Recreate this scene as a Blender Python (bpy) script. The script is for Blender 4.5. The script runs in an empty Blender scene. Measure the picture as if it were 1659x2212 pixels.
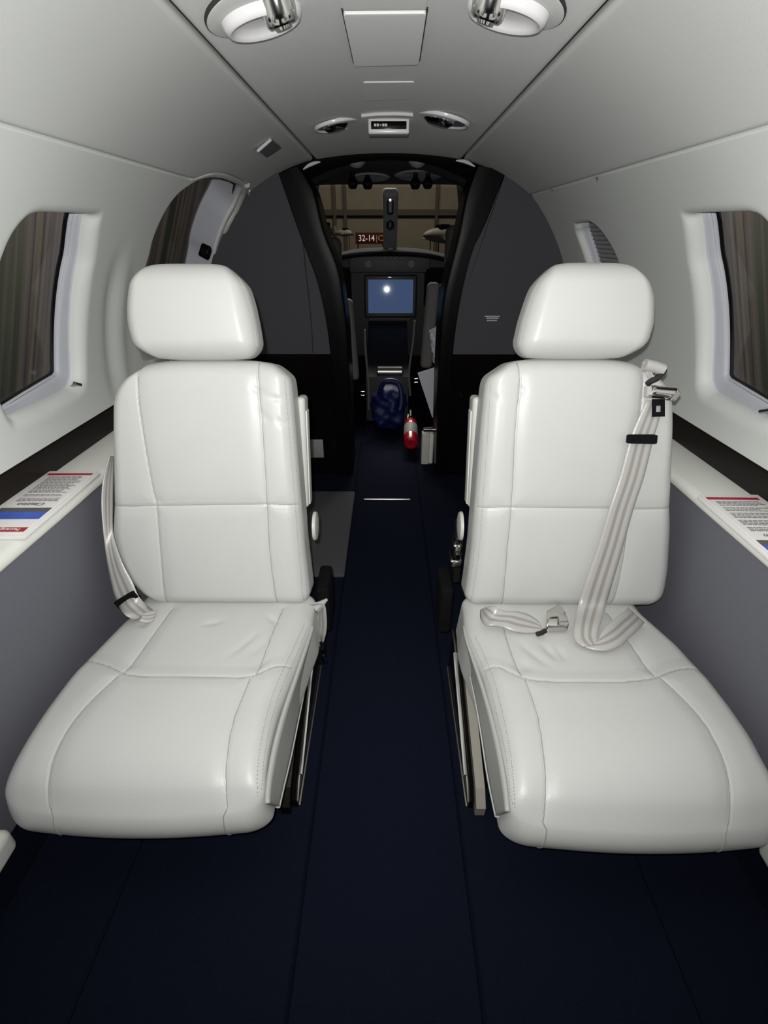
import bpy, math, random
import numpy as np
from mathutils import Vector, Matrix
random.seed(7); np.random.seed(7)
PI = math.pi
scene = bpy.context.scene
col = scene.collection

# ------------------------------------------------------------------ camera
F, W, H = 1060.0, 1659.0, 2212.0
PITCH = math.radians(29.35)
YAW = math.atan(8.5 * math.cos(PITCH) / F)
CAM = np.array([0.0, 0.0, 0.98])
cp, sp, cy, sy = math.cos(PITCH), math.sin(PITCH), math.cos(YAW), math.sin(YAW)
FWD = np.array([-sy * cp, cy * cp, -sp]); RGT = np.array([cy, sy, 0.0])
UPV = np.cross(RGT, FWD)

cam = bpy.data.cameras.new('camera'); cam_o = bpy.data.objects.new('camera', cam); col.objects.link(cam_o)
cam.sensor_fit = 'HORIZONTAL'; cam.sensor_width = 36.0; cam.lens = F / W * 36.0
cam.clip_start = 0.01; cam.clip_end = 200
cam_o.matrix_world = Matrix(((RGT[0], UPV[0], -FWD[0], CAM[0]), (RGT[1], UPV[1], -FWD[1], CAM[1]),
                             (RGT[2], UPV[2], -FWD[2], CAM[2]), (0, 0, 0, 1)))
scene.camera = cam_o

# survey of the photograph: where a sight line meets a known plane or the cabin lining
def ray(u, v):
    return FWD + RGT * ((u - W / 2) / F) + UPV * ((H / 2 - v) / F)
def P(u, v, x=None, y=None, z=None):
    d = ray(u, v)
    t = (x - CAM[0]) / d[0] if x is not None else (y - CAM[1]) / d[1] if y is not None else (z - CAM[2]) / d[2]
    return CAM + d * t
def Ppl(u, v, o, n):
    d = ray(u, v); o = np.array(o); n = np.array(n)
    return CAM + d * (np.dot(o - CAM, n) / np.dot(d, n))

# ------------------------------------------------------------------ cabin lining
CZ, R0 = 0.58, 0.738
def sstep(a, b, x):
    t = np.clip((x - a) / (b - a), 0, 1); return t * t * (3 - 2 * t)
def rad(phi, Y):
    """lining radius; phi in degrees from horizontal (0 side, 90 top)"""
    s = np.clip((phi - 45.5) / 20.5, 0, 1); s2 = np.clip((phi - 66) / 24, 0, 1)
    ty = np.clip((Y - 0.9) / 1.2, 0, 1)
    return R0 - (0.046 * ty) * s - (0.012 + 0.026 * ty) * s2 * (2 - s2)
def S(phi, Y, side=1, off=0.0):
    """point on the lining (off > 0 goes outward)"""
    a = math.radians(phi); r = float(rad(phi, Y)) + off
    return np.array([side * r * math.cos(a), Y, CZ + r * math.sin(a)])
def Psurf(u, v):
    d = ray(u, v); lo, hi = 0.05, 8.0
    def f(t):
        p = CAM + d * t
        ph = math.degrees(math.atan2(p[2] - CZ, abs(p[0])))
        return math.hypot(p[0], p[2] - CZ) - float(rad(ph, p[1]))
    for _ in range(60):
        m = 0.5 * (lo + hi)
        if f(m) < 0: lo = m
        else: hi = m
    p = CAM + d * lo
    return p, p[1], math.degrees(math.atan2(p[2] - CZ, abs(p[0])))
def frame_at(u, v, off=0.0):
    """matrix on the lining: z inward, y forward"""
    p, Y, ph = Psurf(u, v)
    n = np.array([-p[0], 0, CZ - p[2]]); n /= np.linalg.norm(n)
    y = np.array([0, 1, 0.0]); x = np.cross(y, n)
    p = p + n * off
    return Matrix(((x[0], y[0], n[0], p[0]), (x[1], y[1], n[1], p[1]), (x[2], y[2], n[2], p[2]), (0, 0, 0, 1)))

# ------------------------------------------------------------------ object helpers
def tag(o, label=None, cat=None, group=None, kind=None):
    if label: o['label'] = label
    if cat: o['category'] = cat
    if group: o['group'] = group
    if kind: o['kind'] = kind
    return o
def empty(name, loc, label, cat, group=None):
    o = bpy.data.objects.new(name, None); col.objects.link(o); o.location = Vector(loc); o.empty_display_size = 0.05
    return tag(o, label, cat, group)
def mesh(name, V, Fc, m, parent=None, smooth=True, M=None, autosm=None, mi=None, uv=None):
    me = bpy.data.meshes.new(name)
    V = [tuple(map(float, p)) for p in V]
    me.from_pydata(V, [], [tuple(int(i) for i in f) for f in Fc])
    if M is not None: me.transform(M)
    if mi is not None: me.polygons.foreach_set('material_index', [int(i) for i in mi])
    if uv is not None:
        lay = me.uv_layers.new(name='weave')
        for l in me.loops: lay.data[l.index].uv = uv[l.vertex_index]
    me.validate()
    import bmesh
    bm = bmesh.new(); bm.from_mesh(me); bmesh.ops.recalc_face_normals(bm, faces=bm.faces); bm.to_mesh(me); bm.free()
    for mm in (m if isinstance(m, (list, tuple)) else [m]): me.materials.append(mm)
    if smooth:
        me.shade_smooth()
        if autosm: me.set_sharp_from_angle(angle=math.radians(autosm))
    o = bpy.data.objects.new(name, me); col.objects.link(o)
    if parent is not None:
        o.parent = parent; o.matrix_parent_inverse = Matrix.Translation(-parent.location)
    return o
def struct(o): o['kind'] = 'structure'; return o

class MB:
    """collects shapes into one mesh"""
    def __init__(s): s.V = []; s.F = []
    def add(s, V, Fc, M=None):
        n = len(s.V)
        if M is not None: V = [tuple(M @ Vector(tuple(map(float, p)))) for p in V]
        s.V += [tuple(map(float, p)) for p in V]; s.F += [tuple(int(i) + n for i in f) for f in Fc]; return s
    def rbox(s, dims, r=0.004, c=(0, 0, 0), M=None, k=2):
        V, Fc = rbox(dims, r, k=k, n=1); return s.add(V + np.array(c), Fc, M)
    def tube(s, pts, r, n=10, cap=True):
        V, Fc = tube(pts, r, n, cap); return s.add(V, Fc)
    def lathe(s, prof, n=28, M=None):
        V, Fc = lathe(prof, n); return s.add(V, Fc, M)
    def prism(s, poly, d0, d1, fn):
        V, Fc = prism(poly, d0, d1, fn); return s.add(V, Fc)
    def build(s, name, m, parent=None, smooth=True, M=None, autosm=35):
        return mesh(name, s.V, s.F, m, parent, smooth, M, autosm)

def rbox(dims, r, k=4, n=(8, 8, 8)):
    """rounded box lattice; n = number of cells in the flat middle per axis"""
    if isinstance(n, int): n = (n, n, n)
    ax = []
    for L, c in zip(dims, n):
        e = [r - r * math.tan(math.radians(45 * (k - j) / k)) for j in range(k + 1)]
        a = [-L / 2 + x for x in e]; b = [L / 2 - x for x in reversed(e)]
        mid = list(np.linspace(a[-1], b[0], c + 1))[1:-1]
        ax.append(np.array(a + mid + b))
    N = [len(a) - 1 for a in ax]; idx = {}; V = []; Fc = []
    def vid(i, j, l):
        key = (i, j, l)
        if key not in idx:
            idx[key] = len(V); V.append((ax[0][i], ax[1][j], ax[2][l]))
        return idx[key]
    for l in (0, N[2]):
        for i in range(N[0]):
            for j in range(N[1]):
                Fc.append((vid(i, j, l), vid(i + 1, j, l), vid(i + 1, j + 1, l), vid(i, j + 1, l)))
    for j in (0, N[1]):
        for i in range(N[0]):
            for l in range(N[2]):
                Fc.append((vid(i, j, l), vid(i + 1, j, l), vid(i + 1, j, l + 1), vid(i, j, l + 1)))
    for i in (0, N[0]):
        for j in range(N[1]):
            for l in range(N[2]):
                Fc.append((vid(i, j, l), vid(i, j + 1, l), vid(i, j + 1, l + 1), vid(i, j, l + 1)))
    V = np.array(V); half = np.array(dims) / 2 - r
    q = np.clip(V, -half, half); d = V - q; L = np.linalg.norm(d, axis=1, keepdims=True); L[L == 0] = 1
    return q + r * d / L, Fc

def tube(pts, r, n=10, cap=True):
    pts = np.array(pts, float); m = len(pts)
    rr = np.full(m, r) if np.isscalar(r) else np.array(r)
    T = np.gradient(pts, axis=0); T /= np.linalg.norm(T, axis=1, keepdims=True) + 1e-12
    up = np.array([0, 0, 1.0]) if abs(T[0][2]) < 0.9 else np.array([1.0, 0, 0])
    V = []; Fc = []
    a = np.cross(T[0], up); a /= np.linalg.norm(a)
    for i in range(m):
        a = a - T[i] * np.dot(a, T[i]); a /= np.linalg.norm(a); b = np.cross(T[i], a)
        for j in range(n):
            th = 2 * PI * j / n; V.append(pts[i] + rr[i] * (a * math.cos(th) + b * math.sin(th)))
    for i in range(m - 1):
        for j in range(n):
            Fc.append((i * n + j, i * n + (j + 1) % n, (i + 1) * n + (j + 1) % n, (i + 1) * n + j))
    if cap: Fc.append(tuple(range(n))); Fc.append(tuple(range((m - 1) * n, m * n)))
    return V, Fc
def lathe(prof, n=28):
    V = []; Fc = []
    for (r, z) in prof:
        for j in range(n):
            a = 2 * PI * j / n; V.append((r * math.cos(a), r * math.sin(a), z))
    for i in range(len(prof) - 1):
        for j in range(n):
            Fc.append((i * n + j, i * n + (j + 1) % n, (i + 1) * n + (j + 1) % n, (i + 1) * n + j))
    if prof[0][0] > 1e-6: Fc.append(tuple(range(n)))
    if prof[-1][0] > 1e-6: Fc.append(tuple(range((len(prof) - 1) * n, len(prof) * n)))
    return V, Fc
def prism(poly, d0, d1, fn):
    """poly in 2D, fn(a, b, d) -> 3D"""
    n = len(poly); V = [fn(a, b, d0) for a, b in poly] + [fn(a, b, d1) for a, b in poly]
    Fc = [tuple(range(n)), tuple(range(n, 2 * n))] + [(i, (i + 1) % n, n + (i + 1) % n, n + i) for i in range(n)]
    return V, Fc
def grid(rows):
    """rows: list of equal-length lists of points"""
    m = len(rows[0]); V = [p for r in rows for p in r]
    Fc = [(i * m + j, i * m + j + 1, (i + 1) * m + j + 1, (i + 1) * m + j) for i in range(len(rows) - 1) for j in range(m - 1)]
    return V, Fc
def cr(pts, n, closed=False):
    """Catmull-Rom curve through points, n samples uniform in length"""
    p = np.array(pts, float); m = len(p); out = []
    rng = m if closed else m - 1
    g = (lambda i: p[i % m]) if closed else (lambda i: p[max(0, min(m - 1, i))])
    for i in range(rng):
        p0, p1, p2, p3 = g(i - 1), g(i), g(i + 1), g(i + 2)
        for k in range(16):
            t = k / 16
            out.append(0.5 * (2 * p1 + (p2 - p0) * t + (2 * p0 - 5 * p1 + 4 * p2 - p3) * t * t + (3 * p1 - p0 - 3 * p2 + p3) * t ** 3))
    out.append(p[0] if closed else p[-1]); out = np.array(out)
    s = np.concatenate([[0], np.cumsum(np.linalg.norm(np.diff(out, axis=0), axis=1))])
    q = np.linspace(0, s[-1], n + 1)[:-1] if closed else np.linspace(0, s[-1], n)
    return np.stack([np.interp(q, s, out[:, c]) for c in range(out.shape[1])], axis=1)
def pdist(pts, line):
    d = np.full(len(pts), 1e9)
    for a, b in zip(line[:-1], line[1:]):
        ab = b - a; L = float(np.dot(ab, ab)) + 1e-12
        t = np.clip(((pts - a) @ ab) / L, 0, 1)
        d = np.minimum(d, np.linalg.norm(pts - (a + t[:, None] * ab), axis=1))
    return d
def ribbon(Lp, Rp, th, n=60):
    """strap between two edge curves, with thickness"""
    A = cr(Lp, n); B = cr(Rp, n); m = 6; rows = []
    for a, b in zip(A, B): rows.append([a + (b - a) * j / m for j in range(m + 1)])
    rows = np.array(rows)
    du = np.gradient(rows, axis=0); dv = np.gradient(rows, axis=1)
    N = np.cross(du, dv); N /= np.linalg.norm(N, axis=2, keepdims=True) + 1e-12
    top = rows + N * th / 2; bot = rows - N * th / 2; V = []; Fc = []
    n0, m1 = rows.shape[0], m + 1
    V = list(top.reshape(-1, 3)) + list(bot.reshape(-1, 3)); o = n0 * m1
    for i in range(n0 - 1):
        for j in range(m):
            a, b, c, d = i * m1 + j, i * m1 + j + 1, (i + 1) * m1 + j + 1, (i + 1) * m1 + j
            Fc.append((a, b, c, d)); Fc.append((o + d, o + c, o + b, o + a))
        for j in (0, m):
            a, d = i * m1 + j, (i + 1) * m1 + j; Fc.append((a, d, o + d, o + a))
    for i in (0, n0 - 1):
        for j in range(m):
            a, b = i * m1 + j, i * m1 + j + 1; Fc.append((a, b, o + b, o + a))
    global RUV
    RUV = [(j / m, i * 1.0) for i in range(n0) for j in range(m1)] * 2
    return V, Fc
def text_mesh(body, size, extrude=0.0003, align='CENTER', shear=0.0):
    cu = bpy.data.curves.new('lettering', 'FONT'); cu.body = body; cu.size = size; cu.extrude = extrude
    cu.align_x = align; cu.align_y = 'CENTER'; cu.shear = shear; cu.resolution_u = 3
    o = bpy.data.objects.new('lettering', cu); col.objects.link(o)
    dg = bpy.context.evaluated_depsgraph_get(); dg.update()
    me = bpy.data.meshes.new_from_object(o.evaluated_get(dg))
    V = [tuple(v.co) for v in me.vertices]; Fc = [tuple(p.vertices) for p in me.polygons]
    bpy.data.objects.remove(o); bpy.data.curves.remove(cu); bpy.data.meshes.remove(me)
    return V, Fc

# ------------------------------------------------------------------ materials
def srgb(*c):
    return tuple((x / 255 / 12.92) if x / 255 <= 0.04045 else ((x / 255 + 0.055) / 1.055) ** 2.4 for x in c)
def mat(name, c, rough=0.5, metal=0.0, bump=0.0, bscale=300, coat=0.0, spec=0.5, vary=0.0, vscale=6, emit=None, es=1.0, stretch=None):
    m = bpy.data.materials.new(name); m.use_nodes = True; nt = m.node_tree; N = nt.nodes; L = nt.links
    b = N['Principled BSDF']; b.inputs['Base Color'].default_value = (*c, 1); b.inputs['Roughness'].default_value = rough
    b.inputs['Metallic'].default_value = metal; b.inputs['Coat Weight'].default_value = coat; b.inputs['Coat Roughness'].default_value = 0.06
    b.inputs['Specular IOR Level'].default_value = spec
    tc = N.new('ShaderNodeTexCoord')
    src = tc.outputs['Object']
    if stretch:
        mp = N.new('ShaderNodeMapping'); mp.inputs['Scale'].default_value = stretch; L.new(src, mp.inputs['Vector']); src = mp.outputs['Vector']
    if bump:
        n = N.new('ShaderNodeTexNoise'); n.inputs['Scale'].default_value = bscale; n.inputs['Detail'].default_value = 3
        bp = N.new('ShaderNodeBump'); bp.inputs['Strength'].default_value = bump; bp.inputs['Distance'].default_value = 0.002
        L.new(src, n.inputs['Vector']); L.new(n.outputs['Fac'], bp.inputs['Height']); L.new(bp.outputs['Normal'], b.inputs['Normal'])
    if vary:
        n = N.new('ShaderNodeTexNoise'); n.inputs['Scale'].default_value = vscale; n.inputs['Detail'].default_value = 4
        mx = N.new('ShaderNodeMixRGB'); mx.inputs['Color1'].default_value = (*[x * (1 - vary) for x in c], 1)
        mx.inputs['Color2'].default_value = (*[min(1, x * (1 + vary)) for x in c], 1)
        L.new(src, n.inputs['Vector']); L.new(n.outputs['Fac'], mx.inputs['Fac']); L.new(mx.outputs['Color'], b.inputs['Base Color'])
    if emit:
        b.inputs['Emission Color'].default_value = (*emit, 1); b.inputs['Emission Strength'].default_value = es
    return m
def mat_glass(name, tint=(0.8, 0.8, 0.8), ior=1.05, rough=0.16):
    m = bpy.data.materials.new(name); m.use_nodes = True; nt = m.node_tree; N = nt.nodes; L = nt.links
    N.remove(N['Principled BSDF'])
    t = N.new('ShaderNodeBsdfTransparent'); t.inputs['Color'].default_value = (*tint, 1)
    g = N.new('ShaderNodeBsdfGlossy'); g.inputs['Roughness'].default_value = rough
    mx = N.new('ShaderNodeMixShader'); mx.inputs['Fac'].default_value = ior - 1
    L.new(t.outputs['BSDF'], mx.inputs[1]); L.new(g.outputs['BSDF'], mx.inputs[2]); L.new(mx.outputs['Shader'], N['Material Output'].inputs['Surface'])
    return m

M = {}
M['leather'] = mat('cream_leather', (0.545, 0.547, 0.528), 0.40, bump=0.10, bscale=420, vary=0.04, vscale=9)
M['leather_shaded'] = mat('cream_leather_shaded', (0.42, 0.42, 0.40), 0.42, bump=0.10, bscale=420)  # same cream leather, darkened: the side's shading is in the colour
M['thread_shade'] = mat('thread_and_seam_shade', (0.34, 0.335, 0.31), 0.8)  # grey for the stitches and for the painted shade of the seams
M['piping'] = mat('white_piping', (0.68, 0.68, 0.65), 0.4)
M['liner'] = mat('headliner_fabric', (0.70, 0.705, 0.69), 0.9, bump=0.12, bscale=700)
M['panel'] = mat('upper_panel_fabric', (0.64, 0.65, 0.63), 0.85, bump=0.10, bscale=700)
M['wall'] = mat('wall_vinyl', (0.76, 0.78, 0.75), 0.55, bump=0.06, bscale=500)
M['reveal'] = mat('window_reveal_plastic', (0.56, 0.57, 0.62), 0.45)
M['seam'] = mat('dark_gap', (0.03, 0.03, 0.03), 0.9)
M['wood'] = mat('dark_ebony_veneer', (0.010, 0.007, 0.006), 0.35, vary=0.4, vscale=14, stretch=(1, 0.1, 1), spec=0.3)
M['gloss'] = mat('black_gloss_veneer', (0.005, 0.0035, 0.0035), 0.14, spec=0.22)
M['post'] = mat('dark_post_veneer', (0.0035, 0.0025, 0.0025), 0.34, spec=0.09)
M['buckle'] = mat('buckle_chrome', (0.62, 0.60, 0.57), 0.10, 1.0)
M['ledge'] = mat('ledge_vinyl', (0.76, 0.76, 0.71), 0.6)
M['lower'] = mat('grey_side_fabric', (0.14, 0.142, 0.166), 0.9, bump=0.3, bscale=500)
M['divider'] = mat('charcoal_divider_fabric', (0.066, 0.063, 0.072), 0.85, bump=0.1, bscale=500)
M['carpet'] = mat('navy_carpet', (0.0075, 0.0095, 0.020), 1.0, bump=0.9, bscale=420, vary=0.35, vscale=300, spec=0.05)
M['mat'] = mat('grey_step_mat', (0.07, 0.07, 0.075), 0.9, bump=0.2)
M['chrome'] = mat('polished_chrome', (0.75, 0.74, 0.71), 0.12, 1.0)
M['steel'] = mat('brushed_steel', (0.45, 0.44, 0.41), 0.32, 1.0)
M['dark_metal'] = mat('dark_bronze_metal', (0.10, 0.095, 0.08), 0.3, 1.0)
M['black'] = mat('black_plastic', (0.012, 0.012, 0.013), 0.45)
M['black_soft'] = mat('black_soft_trim', (0.005, 0.005, 0.006), 0.9, spec=0.12)
def mat_web():
    m = mat('seatbelt_webbing', (0.42, 0.40, 0.37), 0.30, bump=0.15, bscale=500, spec=0.7); nt = m.node_tree; N = nt.nodes; L = nt.links
    uvn = N.new('ShaderNodeUVMap'); uvn.uv_map = 'weave'; sx = N.new('ShaderNodeSeparateXYZ'); L.new(uvn.outputs['UV'], sx.inputs[0])
    rp = N.new('ShaderNodeValToRGB'); e = rp.color_ramp.elements; a, b = (0.45, 0.435, 0.415, 1), (0.30, 0.285, 0.265, 1)
    e[0].position = 0.0; e[0].color = a; e[1].position = 1.0; e[1].color = a
    for p, c in ((0.26, a), (0.30, b), (0.40, b), (0.44, a), (0.56, a), (0.60, b), (0.70, b), (0.74, a)):
        k = e.new(p); k.color = c
    L.new(sx.outputs['X'], rp.inputs['Fac']); L.new(rp.outputs['Color'], N['Principled BSDF'].inputs['Base Color'])
    return m
M['webbing'] = mat_web()
M['cream_plastic'] = mat('cream_plastic', (0.55, 0.55, 0.51), 0.42)
M['tan_plastic'] = mat('tan_plastic', (0.34, 0.32, 0.27), 0.5)
M['paper'] = mat('white_paper', (0.78, 0.76, 0.74), 0.55)
M['red_ink'] = mat('red_ink', (0.38, 0.012, 0.03), 0.5)
M['blue_ink'] = mat('blue_ink', (0.05, 0.11, 0.50), 0.5, vary=0.5, vscale=40)
M['grey_ink'] = mat('grey_ink', (0.10, 0.10, 0.095), 0.5, vary=0.6, vscale=60)
M['text_ink'] = mat('text_ink', (0.16, 0.15, 0.16), 0.7)
M['white_ink'] = mat('white_ink', (0.7, 0.68, 0.66), 0.6)
M['sticker'] = mat('grey_sticker', (0.30, 0.30, 0.30), 0.6, vary=0.25, vscale=50)
M['glass'] = mat_glass('window_glass', (0.82, 0.82, 0.80))
M['glass_dark'] = mat_glass('smoked_door_glass', (0.55, 0.52, 0.48), 1.04, 0.10)
M['glass_front'] = mat_glass('windshield_glass', (0.85, 0.85, 0.83), 1.02, 0.02)
M['cockpit'] = mat('cockpit_grey_trim', (0.05, 0.05, 0.052), 0.8)
M['cockpit_light'] = mat('cockpit_light_grey_trim', (0.22, 0.22, 0.23), 0.8)
M['pilot_side'] = mat('pilot_seat_grey_vinyl', (0.17, 0.165, 0.16), 0.8, spec=0.15)
M['red'] = mat('red_paint', (0.42, 0.006, 0.02), 0.28, coat=0.3)
M['blue_cloth'] = mat('blue_nylon', (0.007, 0.013, 0.095), 0.55, bump=1.0, bscale=22, vary=0.4, vscale=20)
M['white_plastic'] = mat('white_plastic', (0.62, 0.62, 0.68), 0.5)
M['card_side'] = mat('aged_white_card', (0.62, 0.59, 0.53), 0.6, vary=0.1, vscale=30)
M['visor'] = mat('sun_visor_grey', (0.20, 0.20, 0.20), 0.6)
M['screen'] = mat('display_reflected_glow', (0.01, 0.013, 0.02), 0.05, emit=srgb(58, 74, 104), es=1.0, spec=0.05)  # the blue reflection on the screen is painted as a glow
M['aircraft_white'] = mat('aircraft_white_paint', (0.60, 0.56, 0.48), 0.35)
M['sign_red'] = mat('runway_sign_red', (0.10, 0.006, 0.006), 0.6)
M['sign_white'] = mat('runway_sign_white', (0.7, 0.66, 0.6), 0.6, emit=(0.9, 0.85, 0.75), es=0.5)
M['sign_yellow'] = mat('runway_sign_yellow', (0.5, 0.40, 0.14), 0.6, emit=(0.6, 0.45, 0.15), es=0.12)
M['hangar'] = mat('hangar_cladding', (0.30, 0.26, 0.20), 0.9, vary=0.12, vscale=1.2)
M['hangar_beam'] = mat('hangar_beam', (0.12, 0.10, 0.08), 0.9)
M['apron'] = mat('hangar_concrete', (0.028, 0.026, 0.03), 0.9, vary=0.2, vscale=0.8)
M['lamp_glow'] = mat('hangar_lamp_glow', (0.8, 0.8, 0.8), 0.5, emit=(1.0, 0.86, 0.66), es=6)
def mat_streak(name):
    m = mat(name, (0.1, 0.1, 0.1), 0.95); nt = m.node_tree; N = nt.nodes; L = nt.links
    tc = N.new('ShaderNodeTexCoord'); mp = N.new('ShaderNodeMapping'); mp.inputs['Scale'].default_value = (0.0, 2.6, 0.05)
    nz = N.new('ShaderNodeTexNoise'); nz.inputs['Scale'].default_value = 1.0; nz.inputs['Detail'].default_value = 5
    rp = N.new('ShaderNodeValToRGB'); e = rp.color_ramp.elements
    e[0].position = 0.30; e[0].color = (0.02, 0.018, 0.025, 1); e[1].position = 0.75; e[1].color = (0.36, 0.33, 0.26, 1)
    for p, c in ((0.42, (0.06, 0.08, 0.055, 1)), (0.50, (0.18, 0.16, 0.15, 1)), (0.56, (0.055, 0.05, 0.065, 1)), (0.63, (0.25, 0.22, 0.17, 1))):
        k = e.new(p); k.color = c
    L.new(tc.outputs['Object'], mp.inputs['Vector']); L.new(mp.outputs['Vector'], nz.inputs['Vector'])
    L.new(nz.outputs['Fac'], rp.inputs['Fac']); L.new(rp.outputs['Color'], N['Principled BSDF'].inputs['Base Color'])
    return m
M['streak'] = mat_streak('pane_reflection_streaks')  # streaky reflections of the window panes, painted as stripes
def mat_pleat(name):
    m = mat(name, (0.30, 0.29, 0.30), 0.9); nt = m.node_tree; N = nt.nodes; L = nt.links
    return m
M['pleat'] = mat_pleat('pleated_blind_fabric')

# ================================================================== THE SETTING
YA, YB, YD = -0.9, 2.12, 2.10      # rear end, end of the cabin lining, divider plane

# --- floor: carpet with butt seams along the seat tracks
def floor_profile():
    xs = [-0.80]
    for s in (-0.455, -0.142, 0.142, 0.455): xs += [s - 0.004, s, s + 0.004]
    xs.append(0.80); return xs
fx = floor_profile()
rows = [[(x, y, -0.005 if any(abs(x - s) < 1e-6 for s in (-0.455, -0.142, 0.142, 0.455)) else 0.0) for x in fx] for y in np.linspace(YA, 3.6, 30)]
V, Fc = grid(rows); struct(mesh('floor', V, Fc, M['carpet'], smooth=False))

# --- ceiling and upper panels
PHI_S, PHI_C = 45.5, 66.3
def ceil_phi(Y): return 66.0 + 1.6 * np.clip((Y - 0.9) / 1.2, 0, 1)
LIP = 0.010
def lip_off(d): # outward roll of a panel edge
    d = max(0.0, d); return LIP - math.sqrt(max(0, LIP * LIP - (LIP - d) ** 2)) if d < LIP else 0.0
def panel_rows(philo, phihi, side, ys, gap_lo=0.003, gap_hi=0.003, n=22):
    rows = []
    for Y in ys:
        a, b = philo(Y), phihi(Y); r = float(rad((a + b) / 2, Y)); deg = math.degrees(1 / r)
        a += gap_lo * deg; b -= gap_hi * deg; L = (b - a) / deg
        e = [0, 0.0008, 0.0025, 0.005, 0.0075, 0.010]
        dd = e + list(np.linspace(0.010, L - 0.010, n)[1:-1]) + [L - x for x in reversed(e)]
        row = []
        if gap_lo: row.append(S(a, Y, side, LIP + 0.012))
        for d in dd:
            o = (lip_off(d) if gap_lo else 0) + (lip_off(L - d) if gap_hi else 0)
            row.append(S(a + d * deg, Y, side, o))
        if gap_hi: row.append(S(b, Y, side, LIP + 0.012))
        rows.append(row)
    return rows
ysl = list(np.linspace(YA, YB, 60))
rows = []
for Y in ysl:
    hi = 180 - ceil_phi(Y); lo = ceil_phi(Y); r = float(rad(66, Y)); deg = math.degrees(1 / r)
    lo += 0.004 * deg; hi -= 0.004 * deg; L = (hi - lo) / deg
    e = [0, 0.0008, 0.0025, 0.005, 0.0075, 0.010]
    dd = e + list(np.linspace(0.010, L - 0.010, 40)[1:-1]) + [L - x for x in reversed(e)]
    row = []
    def SC(ph, o):
        return S(ph, Y, 1, o) if ph <= 90 else S(180 - ph, Y, -1, o)
    row.append(SC(lo, 0.022))
    for d in dd: row.append(SC(lo + d * deg, lip_off(d) + lip_off(L - d)))
    row.append(SC(hi, 0.022)); rows.append(row)
V, Fc = grid(rows); struct(mesh('ceiling', V, Fc, M['liner']))
def smooth_outline(o, n=140): return cr(o, n, closed=True)
door_px = [(462, 565), (466, 540), (473, 515), (487, 480), (508, 440), (520, 408), (512, 399), (490, 391), (462, 386), (435, 390), (410, 403), (385, 422), (362, 452), (343, 490), (330, 525), (322, 560)]
dd_ = [Psurf(u, v)[1:] for u, v in door_px]
y_f, y_a = dd_[0][0], dd_[-1][0]
door = dd_ + [(y_a - 0.02, 20), (y_a - 0.01, 10), (y_a + 0.04, 5), (0.5 * (y_a + y_f), 4), (y_f - 0.05, 5), (y_f - 0.01, 10), (y_f, 18)]
door = smooth_outline(door, 180)
up_ = sorted((float(y), float(p)) for y, p in door if p > 40)
DTY = np.linspace(1.40, 2.12, 145); DTP = np.interp(DTY, [q[0] for q in up_], [q[1] for q in up_], left=0, right=0) + 1.1
DTP = np.convolve(np.pad(DTP, 4, mode='edge'), np.ones(9) / 9, mode='valid') + 0.25
def seam_left(Y):
    return max(PHI_S, float(np.interp(Y, DTY, DTP)))
def seam_right(Y): return PHI_S
for side, fn, nm in ((-1, seam_left, 'wall_upper_left'), (1, seam_right, 'wall_upper_right')):
    V, Fc = grid(panel_rows(fn, ceil_phi, side, ysl + [])); struct(mesh(nm, V, Fc, M['panel']))
# dark backing behind the seams
mb = MB()
for side in (-1, 1):
    for f0 in (ceil_phi, seam_left if side < 0 else seam_right):
        V, Fc = grid([[S(f0(Y) - 2.2, Y, side, 0.020), S(f0(Y) + 2.2, Y, side, 0.020)] for Y in ysl]); mb.add(V, Fc)
struct(mb.build('trim_1', M['seam'], smooth=False))

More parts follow.
